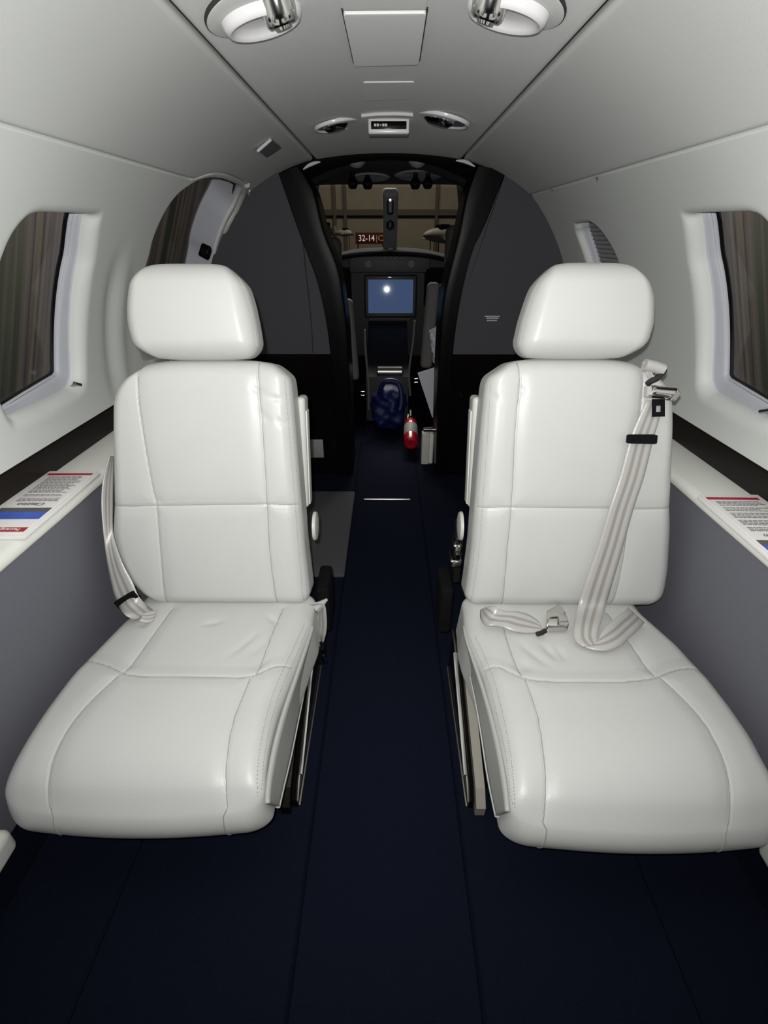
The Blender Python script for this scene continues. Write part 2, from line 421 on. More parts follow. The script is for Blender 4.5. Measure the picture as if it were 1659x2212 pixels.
# --- side walls with window openings
def poly_hit(poly, c, ang):
    """distance from c along direction ang to the closed polygon (star-shaped)"""
    d = np.array([math.cos(ang), math.sin(ang)]); best = None
    for a, b in zip(poly, np.roll(poly, -1, axis=0)):
        e = b - a; den = d[0] * e[1] - d[1] * e[0]
        if abs(den) < 1e-12: continue
        w = a - c; t = (w[0] * e[1] - w[1] * e[0]) / den; s = (w[0] * d[1] - w[1] * d[0]) / den
        if t > 0 and -1e-9 <= s <= 1 + 1e-9: best = t if best is None else max(best, t)
    return best
def relief(side, Y, ph):
    if side > 0 or Y > 1.44: return 0.0
    f = float(sstep(-2, 6, ph) * (1 - sstep(20, 33, ph)))
    return f * (0.007 * math.exp(-((Y - 1.318) / 0.022) ** 2) - 0.006 * math.exp(-((Y - 1.378) / 0.024) ** 2))
def wall_section(side, Y0, Y1, flo, fhi, outline, lip, n=220):
    """lining between Y0..Y1 with a rounded opening; coordinates (Y, arc length)"""
    k = R0 * PI / 180
    poly = np.array([(y, p * k) for y, p in outline]); c = poly.mean(axis=0)
    out = [(Y, flo * k) for Y in np.linspace(Y0, Y1, 30)] + [(Y1, p * k) for p in np.linspace(flo, fhi(Y1), 12)[1:]] + \
          [(Y, fhi(Y) * k) for Y in np.linspace(Y1, Y0, 60)[1:]] + [(Y0, p * k) for p in np.linspace(fhi(Y0), flo, 12)[1:-1]]
    out = np.array(out)
    angs = sorted([2 * PI * i / n for i in range(n)] + [math.atan2(q[1] - c[1], q[0] - c[0]) % (2 * PI) for q in
                  ((Y0, flo * k), (Y1, flo * k), (Y1, fhi(Y1) * k), (Y0, fhi(Y0) * k))])
    V = []; rings = 24
    for a in angs:
        d = np.array([math.cos(a), math.sin(a)]); r0 = poly_hit(poly, c, a); r1 = poly_hit(out, c, a); r1 = max(r1, r0 + 1e-3)
        ds = [lip * (1 - math.cos(PI / 2 * j / 8)) for j in range(9)]
        sc = min(1.0, (r1 - r0) * 0.8 / lip)
        ds = [x * sc for x in ds] + list(ds[-1] * sc + (r1 - r0 - ds[-1] * sc) * (np.linspace(0, 1, rings - 8) ** 1.3))[1:]
        for x in ds:
            q = c + d * (r0 + x); o = lip - math.sqrt(max(0, lip * lip - (lip - x) ** 2)) if x < lip else 0.0
            V.append(S(q[1] / k, q[0], side, o + relief(side, q[0], q[1] / k)))
    m = len(V) // len(angs); na = len(angs)
    Fc = [(i * m + j, i * m + j + 1, ((i + 1) % na) * m + j + 1, ((i + 1) % na) * m + j) for i in range(na) for j in range(m - 1)]
    return V, Fc
def wall_plain(side, Y0, Y1, flo, fhi, ny=12, n=24):
    return grid([[S(flo + (fhi(Y) - flo) * j / n, Y, side) for j in range(n + 1)] for Y in np.linspace(Y0, Y1, ny)])
FLO = 0.0
win_px = [(208, 480), (203, 500), (195, 564), (187, 606), (177, 720), (178, 800), (174, 828), (160, 846), (125, 866), (85, 884), (45, 903), (29, 897),
          (18, 878), (5, 840), (-4, 790), (-10, 720), (-6, 650), (2, 612), (12, 581), (31, 529), (52, 497), (70, 480), (90, 473), (130, 473), (180, 474), (203, 474)]
w1 = [Psurf(u, v)[1:] for u, v in win_px]
w1 = smooth_outline(w1)
w2 = [(y - 0.022, p) for y, p in w1]
# third window, right: narrow, blind drawn
w3 = [(1.80, 33.5), (1.815, 31), (1.80, 20), (1.785, 12), (1.75, 7), (1.66, 6), (1.58, 7), (1.55, 12), (1.545, 20), (1.56, 27), (1.60, 32), (1.655, 34.6), (1.72, 35), (1.785, 34.8)]
w3 = smooth_outline([(y + 0.03, p + 0.8) for y, p in w3])
def lowtop(fn): return lambda Y: fn(Y) - 0.3
def wall(side, name, secs, fn):
    mb = MB()
    for (a, b, out, lip) in secs:
        if out is None: V, Fc = wall_plain(side, a, b, FLO, fn)
        else: V, Fc = wall_section(side, a, b, FLO, fn, out, lip)
        mb.add(V, Fc)
    # top edge rolled outwards at the seam
    V, Fc = grid([[S(fn(Y), Y, side), S(fn(Y) + 0.15, Y, side, 0.004), S(fn(Y) + 0.22, Y, side, 0.02)] for Y in np.linspace(YA, YB, 80)]); mb.add(V, Fc)
    o = mb.build(name, M['wall'], autosm=None); struct(o)
    import bmesh
    bm = bmesh.new(); bm.from_mesh(o.data); bmesh.ops.remove_doubles(bm, verts=bm.verts, dist=0.0004); bmesh.ops.recalc_face_normals(bm, faces=bm.faces); bm.to_mesh(o.data); bm.free()
    return o
wall(-1, 'wall_left', [(YA, 0.62, None, 0), (0.62, 1.44, w1, 0.028), (1.44, YB, door, 0.010)], seam_left)
wall(1, 'wall_right', [(YA, 0.60, None, 0), (0.60, 1.40, w2, 0.028), (1.40, YB, w3, 0.018)], seam_right)

def loop_mesh(loops):
    n = len(loops[0]); V = [p for l in loops for p in l]
    Fc = [(i * n + j, i * n + (j + 1) % n, (i + 1) * n + (j + 1) % n, (i + 1) * n + j) for i in range(len(loops) - 1) for j in range(n)]
    return V, Fc
def inset(o, d):
    k = R0 * PI / 180; p = np.array([(y, a * k) for y, a in o]); t = np.roll(p, -1, 0) - np.roll(p, 1, 0); t /= np.linalg.norm(t, axis=1, keepdims=True)
    nrm = np.stack([-t[:, 1], t[:, 0]], 1); c = p.mean(0)
    sgn = np.sign(((c - p) * nrm).sum(1).mean()); q = p + nrm * (np.asarray(d).reshape(-1, 1) if np.ndim(d) else d) * sgn
    return [(y, a / k) for y, a in q]
def loop3(o, side, off): return [S(p, y, side, off) for y, p in o]
def window(name, side, o, lip, depth, pane_mat, deep=0.0):
    # reveal sleeve with a shallow bulge, bright inner rim, pane
    e = bpy.data.objects.new(name, None); col.objects.link(e); e.location = Vector(tuple(S(20, float(np.mean([q[0] for q in o])), side, depth))); struct(e)
    ya_ = min(q[0] for q in o); ex = np.array([deep * float(np.clip((36 - p) / 26, 0, 1) * sstep(ya_ + 0.04, ya_ + 0.17, y)) for y, p in o])
    L = [loop3(inset(o, -0.002), side, lip - 0.004)]
    for t in np.linspace(0, 1, 10):
        L.append(loop3(inset(o, 0.006 * math.sin(PI * t) + 0.004 * t + ex * t ** 0.8), side, lip + 0.004 + (depth - lip) * t))
    L.append(loop3(inset(o, 0.0065 + ex), side, depth + 0.001)); L.append(loop3(inset(o, 0.008 + ex), side, depth + 0.003)); L.append(loop3(inset(o, 0.0075 + ex), side, depth + 0.008))
    V, Fc = loop_mesh(L); mesh('reveal', V, Fc, M['reveal'], e, autosm=50)
    V, Fc = loop_mesh([loop3(inset(o, 0.006 + ex), side, depth + 0.007), loop3(inset(o, 0.009 + ex), side, depth + 0.009), loop3(inset(o, 0.009 + ex), side, depth + 0.016)]); mesh('gasket', V, Fc, M['black_soft'], e)
    g = loop3(inset(o, 0.004), side, depth + 0.012); g2 = loop3(inset(o, 0.004), side, depth + 0.016); n = len(g)
    c = np.mean(g, axis=0); rings = [[c + (np.array(p) - c) * t for p in g] for t in (1, 0.66, 0.33)]
    V, Fc = loop_mesh(rings); V = V + [c]; Fc = Fc + [(2 * n + j, 2 * n + (j + 1) % n, 3 * n) for j in range(n)]
    mesh('pane', V, Fc, pane_mat, e)
    return e
win1 = window('window_1', -1, w1, 0.028, 0.040, M['glass'], 0.022)
win2 = window('window_2', 1, w2, 0.028, 0.040, M['glass'], 0.022)
win3 = window('window_3', 1, w3, 0.018, 0.040, M['glass'])
win1['label'] = 'left cabin window beside the left white seat'; win2['label'] = 'right cabin window beside the right white seat'; win3['label'] = 'narrow window with drawn grey pleated blind behind the right seat'
# pleated blind in the third window
o3 = inset(w3, 0.004); ys3 = [q[0] for q in o3]; rows = []
poly3 = np.array(o3)
for i in range(57):
    p = 6.8 + 28.6 * i / 56
    xs = []
    for a, b in zip(poly3, np.roll(poly3, -1, 0)):
        if (a[1] - p) * (b[1] - p) <= 0 and abs(a[1] - b[1]) > 1e-9: xs.append(a[0] + (b[0] - a[0]) * (p - a[1]) / (b[1] - a[1]))
    if len(xs) < 2: continue
    rows.append([S(p, Y, 1, 0.036 + (0.005 if i % 2 else 0.0)) for Y in np.linspace(min(xs), max(xs), 8)])
V, Fc = grid(rows); mesh('pleated_blind', V, Fc, M['pleat'], win3, smooth=False)
# small chrome pull knobs on the window blinds
def pull(u, v, side, win):
    p, Y, ph = Psurf(u, v); mb = MB()
    c = S(ph, Y, side, 0.018); n = c - S(ph, Y, side, 0.0); n /= np.linalg.norm(n)
    ax = np.array([0, -0.8, 0.35]); ax /= np.linalg.norm(ax)
    mb.tube([c - n * 0.014 - ax * 0.012, c - n * 0.014 + ax * 0.012], [0.004, 0.004], 12)
    mb.tube([c - n * 0.014, c + n * 0.012 - np.array([0, 0, 0.012])], [0.004, 0.0025], 10)
    mb.build('blind_pull', M['steel'], win)
pull(171, 830, -1, win1); pull(1648, 888, 1, win2)

# --- door on the left: sleeve, smoked pane, bulb seal, latch
d1 = bpy.data.objects.new('door_1', None); col.objects.link(d1); d1.location = Vector(tuple(S(25, 1.75, -1, 0.05))); struct(d1)
d1['label'] = 'cabin entry door with dark window behind the left seat'
L = [loop3(inset(door, -0.001), -1, 0.006)] + [loop3(inset(door, 0.003 * t), -1, 0.010 + 0.085 * t) for t in np.linspace(0, 1, 8)] + [loop3(inset(door, 0.012), -1, 0.10)]
V, Fc = loop_mesh(L); mesh('door_frame', V, Fc, M['reveal'], d1, autosm=50)
g = loop3(inset(door, 0.002), -1, 0.098); n = len(g); c = np.mean(g, axis=0); V, Fc = loop_mesh([g, [c + (np.array(p) - c) * 0.5 for p in g]])
V = V + [c]; Fc = Fc + [(n + j, n + (j + 1) % n, 2 * n) for j in range(n)]; mesh('pane', V, Fc, M['glass_dark'], d1)
seal_px = [(533, 398), (524, 420), (508, 455), (490, 487), (481, 515), (474, 540), (470, 575), (468, 640), (470, 760)]
mb = MB(); mb.tube(cr([Psurf(u, v)[0] for u, v in seal_px], 50), 0.011, 12); mb.build('door_seal', M['cream_plastic'], d1)
edge_px = [(536, 412), (530, 432), (516, 458), (497, 492), (488, 520), (482, 545), (478, 580), (478, 760)]
mb = MB(); mb.tube(cr([Psurf(u, v)[0] * np.array([0.99, 1, 1]) for u, v in edge_px], 50), 0.004, 8); mb.build('edge_trim', M['piping'], d1)
p0 = S(Psurf(455, 545)[2], y_f - 0.012, -1, 0.035)
Ml = Matrix.Translation(Vector(tuple(p0))) @ Matrix.Rotation(math.radians(-62), 4, 'Y')
mb = MB(); mb.rbox((0.085, 0.02, 0.042), 0.008, M=Ml); lt = mb.build('latch', M['gloss'], d1)
mb = MB(); mb.lathe([(0.0, -0.016), (0.012, -0.016), (0.013, -0.010), (0.013, 0.0)], 20, M=Ml @ Matrix.Translation((-0.018, -0.004, 0)) @ Matrix.Rotation(PI / 2, 4, 'X') @ Matrix.Scale(-1, 4, (0, 0, 1)))
mb.build('latch_button', M['chrome'], lt)

# --- dark veneer bands, ledges, lower grey panels
LZ = 0.525
for side, nm in ((-1, 'left'), (1, 'right')):
    V, Fc = grid([[S(p, Y, side, o) for p, o in ((0.4, 0.006), (0.25, -0.001), (0, -0.003), (-2, -0.003), (-4.2, -0.003), (-4.6, 0.004))] for Y in np.linspace(YA, YB, 20)])
    struct(mesh('trim_2' if side < 0 else 'trim_3', V, Fc, M['wood'], autosm=30))
    prof = [(0.745, LZ), (0.642, LZ), (0.632, LZ - 0.002), (0.6265, LZ - 0.007), (0.6245, LZ - 0.016), (0.628, LZ - 0.022), (0.645, LZ - 0.022)]
    V, Fc = grid([[(side * x, Y, z) for x, z in prof] for Y in np.linspace(YA, YB, 12)])
    struct(mesh('trim_4' if side < 0 else 'trim_5', V, Fc, M['ledge'], autosm=60))
    prof = [(0.634, LZ - 0.02), (0.634, 0.20), (0.634, 0.10)]
    V, Fc = grid([[(side * x, Y, z) for x, z in prof] for Y in np.linspace(YA, YB, 12)])
    struct(mesh('wall_lower_' + nm, V, Fc, M['lower'], smooth=False))
    # heater duct cover along the wall foot, ends beside the seat
    V, Fc = rbox((0.034, 1.3, 0.050), 0.014, k=5, n=(2, 6, 2))
    V = V + np.array([side * 0.618, 0.435 - 0.65, 0.130]); struct(mesh('trim_21' if side < 0 else 'trim_22', V, Fc, M['ledge']))
    V, Fc = grid([[(side * 0.634, Y, 0.10), (side * 0.633, Y, 0.0)] for Y in np.linspace(YA, YB, 12)]); struct(mesh('baseboard_' + nm, V, Fc, M['carpet'], smooth=False))
# rear bulkhead behind the photographer
pts = [S(p, YA, 1) for p in np.linspace(-50, 90, 30)] + [S(p, YA, -1) for p in np.linspace(90, -50, 30)]
struct(mesh('wall_back', pts, [tuple(range(len(pts)))], M['divider'], smooth=False))

# ================================================================== DIVIDER CABINETS
def rdiv(phi): return 0.744 - 0.040 * np.clip((phi - 45.5) / 20.5, 0, 1)
def arc_pts(side, p0, p1, n=30):
    return [(side * float(rdiv(p)) * math.cos(math.radians(p)), CZ + float(rdiv(p)) * math.sin(math.radians(p))) for p in np.linspace(p0, p1, n)]
def cabinet(side, A_px, B_px, label):
    A = [P(u, v, y=YD) for u, v in A_px]; B = [P(u, v, y=YD) for u, v in B_px]
    A = cr([(a[0], a[2]) for a in A], 30); B = cr([(b[0], b[2]) for b in B], 30)
    A[-1][1] = 0.0; B[-1][1] = 0.0
    e = empty('divider_cabinet', (side * 0.5, YD + 0.1, 0.0), label, 'cabinet', 'cockpit divider cabinets')
    a_top = math.degrees(math.atan2(A[0][1] - CZ, abs(A[0][0])))
    zs = 0.552
    def fn(a, b, d): return (a, d, b)
    # upper fabric panel
    up = [tuple(q) for q in A if q[1] > zs]; xa = float(np.interp(-zs, -A[:, 1], A[:, 0]))
    ph0 = math.degrees(math.asin((zs - CZ) / 0.744))
    poly = up + [(xa, zs)] + arc_pts(side, ph0, a_top, 30)
    mb = MB(); mb.prism(poly, YD, YD + 0.03, fn); mb.build('fabric_panel', M['divider'], e, smooth=False)
    lo = [(xa, zs - 0.001)] + [tuple(q) for q in A if q[1] < zs - 0.002]
    poly = lo + [(side * 0.46, 0.0)] + arc_pts(side, -50, ph0, 16)
    mb = MB(); mb.prism(poly, YD + 0.002, YD + 0.03, fn); body = mb.build('lower_panel', M['gloss'], e, smooth=False)
    # veneer post along the aisle edge: rounded nose, then the aisle face going forward
    rows = []
    for a, b in zip(A, B):
        t = np.array([b[0] - a[0], b[1] - a[1]])
        row = []
        for s, y in ((0.0, 0.012), (0.0, -0.005), (0.03, -0.0065), (0.2, -0.0065), (0.5, -0.0065), (0.9, -0.0065), (0.97, -0.005), (1.0, 0.002), (1.0, 0.06), (1.0, 0.20), (0.6, 0.21), (0.0, 0.21)):
            row.append((a[0] + t[0] * s, YD + y, a[1] + t[1] * s))
        rows.append(row)
    V, Fc = grid(rows); m = len(rows[0])
    Fc.append(tuple(range(m))); Fc.append(tuple(range((len(rows) - 1) * m, len(rows) * m)))
    mesh('edge_post', V, Fc, M['post'], e, autosm=25)
    # cabinet body behind the face
    poly = [tuple(q) for q in A[2:]] + [(side * 0.46, 0.0)] + arc_pts(side, -50, a_top - 3, 30)
    mb = MB(); mb.prism([(x * 0.995, z * 0.995) for x, z in poly], YD + 0.03, YD + 0.19, fn); mb.build('body', M['gloss'], e, smooth=False)
    return e, A, B
RA = [(1094, 368), (1071, 425), (1046, 489), (1022, 537), (1001, 615), (986, 697), (978, 765), (972, 860), (966, 1026)]
RB = [(1031, 359), (1012, 410), (1003, 447), (993, 500), (982, 545), (968, 600), (958, 650), (953, 700), (949, 765), (945, 860), (941, 1026)]
LA = [(603, 377), (624, 437), (642, 489), (669, 561), (687, 612), (705, 694), (716, 782), (722, 860), (730, 1026)]
LB = [(645, 359), (663, 386), (680, 420), (693, 477), (704, 513), (719, 549), (733, 591), (742, 650), (748, 700), (753, 782), (757, 860), (762, 1026)]
cabR, RAc, RBc = cabinet(1, RA, RB, 'dark divider cabinet on the right with a tiny white placard')
cabL, LAc, LBc = cabinet(-1, LA, LB, 'dark divider cabinet on the left with a thin vertical door seam')
# seam of the tall door on the left cabinet
mb = MB(); q = cr([P(u, v, y=YD - 0.0012) for u, v in ((652, 470), (654, 510), (660, 579), (667, 640), (672, 690), (676, 762))], 30); mb.tube(q, 0.0022, 6); mb.build('door_gap', M['seam'], cabL)
# placard on the right cabinet: three short lines of white lettering
mb = MB()
for (v, u0, u1) in ((683.5, 1047, 1079), (687.5, 1051, 1076), (692.5, 1052, 1073)):
    a = P(u0, v, y=YD - 0.001); b = P(u1, v, y=YD - 0.001); x = a[0]
    while x < b[0]:
        w = random.uniform(0.003, 0.006); mb.rbox((min(w, b[0] - x + 0.001), 0.0008, 0.0042), 0.0002, (x + w / 2, YD - 0.001, a[2]), k=1); x += w + 0.0008
mb.build('placard', M['white_ink'], cabR, smooth=False)
# knobs low on the right cabinet
for (u, v) in ((996, 857), (978, 1045), (975, 1061)):
    p = P(u, v, y=YD - 0.012); mb = MB(); mb.lathe([(0, -0.012), (0.006, -0.012), (0.009, -0.006), (0.008, 0.0), (0.004, 0.003), (0.004, 0.016)], 16, M=Matrix.Translation(Vector(tuple(p))) @ Matrix.Rotation(-PI / 2, 4, 'X')); mb.build('knob', M['chrome'], cabR)
# sticker low on the left cabinet
a = P(684, 969, y=YD - 0.001); mb = MB(); mb.rbox((0.062, 0.0015, 0.088), 0.0006, tuple(a), k=1); tag(mb.build('sticker', M['sticker'], cabL), 'pale grey two-part sticker')
# bright little corner trims at the top of each post
for i, px in enumerate((((655, 366), (666, 358), (680, 352), (692, 350)), ((985, 347), (1000, 348), (1012, 352), (1026, 360)))):
    pts = [P(u, v, y=YD - 0.02) for u, v in px]; mb = MB(); mb.tube(cr(pts, 20), [0.0015 + 0.0042 * math.sin(PI * (j + 0.5) / 20) for j in range(20)], 10); struct(mb.build('trim_%d' % (6 + i), M['piping']))
# threshold strip across the aisle
p = P(836, 1079, z=0.003); mb = MB(); mb.rbox((0.200, 0.010, 0.005), 0.002, tuple(p)); struct(mb.build('trim_8', M['steel']))
# grey entry mat
a, b, c_, d_ = P(770, 1068, z=0), P(740, 1250, z=0), P(620, 1250, z=0), P(650, 1068, z=0)
x1 = 0.5 * (a[0] + b[0]); y0, y1 = b[1], a[1]
V, Fc = rbox((0.30, y1 - y0, 0.014), 0.005, k=2, n=(3, 6, 1)); V = V + np.array([x1 - 0.15, (y0 + y1) / 2, 0.009])
tag(mesh('entry_mat', V, Fc, M['mat']), 'grey step mat on the dark carpet by the entry door', 'mat')

# ================================================================== SEATS
def ip(tab, x):
    t = sorted(tab); return np.interp(x, [q[0] for q in t], [q[1] for q in t])
def smooth_ip(tab, x, w):
    return sum(ip(tab, x + d * w) * k for d, k in ((-1, .15), (-.5, .22), (0, .26), (.5, .22), (1, .15)))
TILT = math.radians(14)
st, ct = math.sin(TILT), math.cos(TILT)
def seat(side, D, label):
    e = empty('passenger_seat', (side * 0.37, 0.72, 0.0), label, 'seat', 'white leather passenger seats')
    yb, zb = D['yb'], 0.28
    O = np.array([0, yb, zb]); NB = np.array([0, ct, -st])       # NB points away from the viewer
    def bp(u, v, off=0.0):                                        # pixel -> (X, s) on the backrest front plane
        p = Ppl(u, v, O + NB * off, NB); return np.array([p[0], np.dot(p - O, np.array([0, st, ct]))])
    def wrinkle(P2, q, sig, amp):
        out_ = np.zeros(len(P2)); n_ = len(q)
        for i, p_ in enumerate(q):
            d2 = ((P2 - p_) ** 2).sum(1); out_ = np.maximum(out_, amp * math.sin(PI * (i + 0.7) / (n_ + 0.4)) * np.exp(-d2 / sig ** 2))
        return out_
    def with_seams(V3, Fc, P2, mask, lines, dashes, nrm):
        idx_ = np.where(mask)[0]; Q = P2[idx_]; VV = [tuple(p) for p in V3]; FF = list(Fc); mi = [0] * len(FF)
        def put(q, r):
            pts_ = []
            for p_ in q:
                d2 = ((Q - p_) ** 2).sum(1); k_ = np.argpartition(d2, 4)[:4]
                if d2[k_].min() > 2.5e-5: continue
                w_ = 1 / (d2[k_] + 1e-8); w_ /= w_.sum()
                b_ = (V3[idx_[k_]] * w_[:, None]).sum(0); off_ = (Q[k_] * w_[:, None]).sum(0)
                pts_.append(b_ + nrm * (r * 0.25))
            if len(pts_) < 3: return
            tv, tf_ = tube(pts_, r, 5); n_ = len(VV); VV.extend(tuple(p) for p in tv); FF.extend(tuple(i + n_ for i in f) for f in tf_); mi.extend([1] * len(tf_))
        for l in lines: put(l, 0.0009)  # grey tubes paint the dark of the seam folds
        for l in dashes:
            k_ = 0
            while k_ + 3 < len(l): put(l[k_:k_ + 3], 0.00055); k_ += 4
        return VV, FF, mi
    def b3(X, s, c): return O + np.array([0, st, ct]) * s + NB * c + np.array([X, 0, 0])
    # ---------- backrest
    inn = [tuple(reversed(bp(u, v))) for u, v in D['b_in']]; out = [tuple(reversed(bp(u, v))) for u, v in D['b_out']]
    s_top = bp(*D['b_top'])[1]; s_bot = bp(*D['b_bot'])[1]; L = s_top - s_bot
    Wd, T = 0.42, 0.105
    V, Fc = rbox((Wd, L, T), 0.030, k=6, n=(110, 150, 6))
    s = V[:, 1] + (s_top + s_bot) / 2; xi = smooth_ip(inn, s, 0.012); xo = smooth_ip(out, s, 0.016)
    if side < 0: xl, xr = xo, xi
    else: xl, xr = xi, xo
    t = V[:, 0] / Wd + 0.5; X = xl + (xr - xl) * t; c = V[:, 2] + T / 2
    fw = np.clip((-V[:, 2] - T / 2 + 0.030) / 0.030, 0, 1) ** 1.5; front = fw > 0.3
    a = 2 * t - 1; bq = (s - s_bot) / L * 2 - 1
    s = s - 0.014 * np.abs(a) ** 4 * np.clip(bq, 0, 1) ** 8
    crown = -0.012 * (1 - np.abs(a) ** 2.6) * (1 - np.abs(bq) ** 6)
    c = c + fw * crown
    P2 = np.stack([X, s], 1); dep = np.zeros(len(V))
    for line, dp, w in D['b_seams']:
        q = cr([bp(u, v) for u, v in line], 40); d = pdist(P2, q)
        dep = np.maximum(dep, dp * np.exp(-(d / w) ** 2)); dep = np.maximum(dep, dp * 0.45 * np.exp(-(d / (w * 5)) ** 2))
    c = c + fw * dep
    # soft creases near the inner shoulder seam
    wr = np.zeros(len(V))
    for line in D['b_wrinkles']:
        q = cr([bp(u, v) for u, v in line], 12); wr += wrinkle(P2, q, 0.006, 0.002)
    c = c + fw * wr
    V3 = O + np.outer(s, [0, st, ct]) + np.outer(c, NB); V3[:, 0] += X
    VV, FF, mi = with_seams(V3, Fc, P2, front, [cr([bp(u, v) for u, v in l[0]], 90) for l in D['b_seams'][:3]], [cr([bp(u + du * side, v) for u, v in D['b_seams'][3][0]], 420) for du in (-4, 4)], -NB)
    bk = mesh('backrest', VV, FF, [M['leather'], M['thread_shade']], e, mi=mi)
    # ---------- headrest
    hb = 0.022                                                     # headrest stands proud of the backrest plane
    hin = [tuple(reversed(bp(u, v, -hb))) for u, v in D['h_in']]; hout = [tuple(reversed(bp(u, v, -hb))) for u, v in D['h_out']]
    h_top = bp(*D['h_top'], -hb)[1]; h_bot = bp(*D['h_bot'], -hb)[1]; Lh = h_top - h_bot; Wh, Th = 0.29, 0.095
    V, Fc = rbox((Wh, Lh, Th), 0.036, k=9, n=(60, 30, 3))
    s = V[:, 1] + (h_top + h_bot) / 2; xi = smooth_ip(hin, s, 0.012); xo = smooth_ip(hout, s, 0.012)
    xl, xr = (xo, xi) if side < 0 else (xi, xo)
    t = V[:, 0] / Wh + 0.5; X = xl + (xr - xl) * t; a = 2 * t - 1; bq = (s - h_bot) / Lh * 2 - 1
    c = V[:, 2] + Th / 2 - hb; fw = np.clip((-V[:, 2] - Th / 2 + 0.036) / 0.036, 0, 1); front = fw > 0.3
    s = s + 0.004 * np.clip(bq, 0, 1) - 0.016 * np.abs(a) ** 5 * np.clip(bq, 0, 1) ** 3 + 0.006 * np.abs(a) ** 3 * np.clip(-bq, 0, 1) ** 3
    c = c - fw * 0.010 * (1 - np.abs(a) ** 2.2) * (1 - np.abs(bq) ** 2.2)
    q = cr([bp(u, v, -hb) for u, v in D['h_seam']], 30); d = pdist(np.stack([X, s], 1), q)
    c = c + fw * 0.003 * np.exp(-(d / 0.0028) ** 2)
    V3 = O + np.outer(s, [0, st, ct]) + np.outer(c, NB); V3[:, 0] += X
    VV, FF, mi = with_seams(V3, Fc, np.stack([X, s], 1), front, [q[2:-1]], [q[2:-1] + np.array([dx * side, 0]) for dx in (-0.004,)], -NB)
    hd = mesh('headrest', VV, FF, [M['leather'], M['thread_shade']], e, mi=mi)
    xm = float(np.mean([q[1] for q in hin + hout])); 
    for dx in (-0.05, 0.05):
        mb = MB(); mb.tube([b3(xm + dx, s_top - 0.06, 0.05), b3(xm + dx, h_bot + 0.04, 0.035)], 0.006, 10); mb.build('headrest_post', M['dark_metal'], e)
    # ---------- seat cushion
    zt = 0.28
    ci = [(lambda p: (p[1], p[0]))(P(u, v, z=zt)) for u, v in D['c_in']]; co = [(lambda p: (p[1], p[0]))(P(u, v, z=zt)) for u, v in D['c_out']] + D['c_out_w']
    yf, yk = D['yf'], yb + 0.06; Lc = yk - yf; Wc, Tc = 0.42, 0.135
    V, Fc = rbox((Wc, Lc, Tc), 0.028, k=6, n=(120, 130, 8))
    y = V[:, 1] + (yf + yk) / 2; xi = smooth_ip(ci, y, 0.012); xo = smooth_ip(co, y, 0.014)
    # plan rounding at the two front corners
    fr = np.clip((yf + 0.045 - y) / 0.045, 0, 1); rr = 1 - np.sqrt(np.clip(1 - fr ** 2, 0, 1))
    xl, xr = (xo, xi) if side < 0 else (xi, xo); half = (xr - xl) / 2; mid = (xr + xl) / 2
    t = V[:, 0] / Wc + 0.5; a = 2 * t - 1
    hw = half - D.get('corner', 0.035) * rr
    X = mid + a * hw
    z = V[:, 2] - Tc / 2 + zt; fw = np.clip((V[:, 2] - Tc / 2 + 0.028) / 0.028, 0, 1) ** 1.5; top = fw > 0.3; tf = np.clip((V[:, 2] + Tc / 2) / Tc, 0, 1)
    b = (y - yf) / Lc
    z = z + fw * 0.012 * (1 - np.abs(a) ** 3) * np.sin(PI * np.clip(b, 0, 1)) ** 0.7
    roll = np.clip((yf + 0.15 - y) / 0.15, 0, 1); z = z - 0.040 * roll ** 2.4 * tf + 0.022 * roll * (1 - tf)
    z = z + 0.012 * (1 - tf) * np.clip(b, 0, 1)                    # underside rises to the rear
    X = X - side * (1 - tf) * 0.012 * (np.sign(a) == -side) * np.clip(np.abs(a) * 3 - 2, 0, 1)   # aisle side flares towards its lower edge
    # the front bows forward in the middle
    fy = np.clip((yf + 0.12 - y) / 0.12, 0, 1); y = y - 0.012 * (1 - a ** 2) * fy + 0.016 * fy ** 3 * (tf - 0.45) ** 2 * 4
    P2 = np.stack([X, y], 1); dep = np.zeros(len(V)); gl = lambda u, v: P(u, v, z=zt)[:2]
    for line, dp, w in D['c_seams']:
        q = cr([gl(u, v) for u, v in line], 40); d = pdist(P2, q)
        dep = np.maximum(dep, dp * np.exp(-(d / w) ** 2)); dep = np.maximum(dep, dp * 0.5 * np.exp(-(d / (w * 5)) ** 2))
    wr = np.zeros(len(V))
    for line in D['c_wrinkles']:
        q = cr([gl(u, v) for u, v in line], 14); wr += wrinkle(P2, q, 0.008, 0.0032)
    z = z - fw * (dep + wr)
    q0 = cr([gl(u, v) for u, v in D['c_cross']], 30)               # rear panel lies a little lower than the front bolster
    yc = ip([(p[0], p[1]) for p in q0], X); z = z - fw * 0.006 * sstep(-0.002, 0.03, y - yc)
    V3 = np.stack([X, y, z], 1)
    VV, FF, mi = with_seams(V3, Fc, P2, top, [cr([gl(u, v) for u, v in l[0]], 80) for l in D['c_seams'][:5]], [cr([gl(u + du * side, v) for u, v in D['c_seams'][5][0]], 300) for du in (-5, 5)], np.array([0, 0, 1.0]))
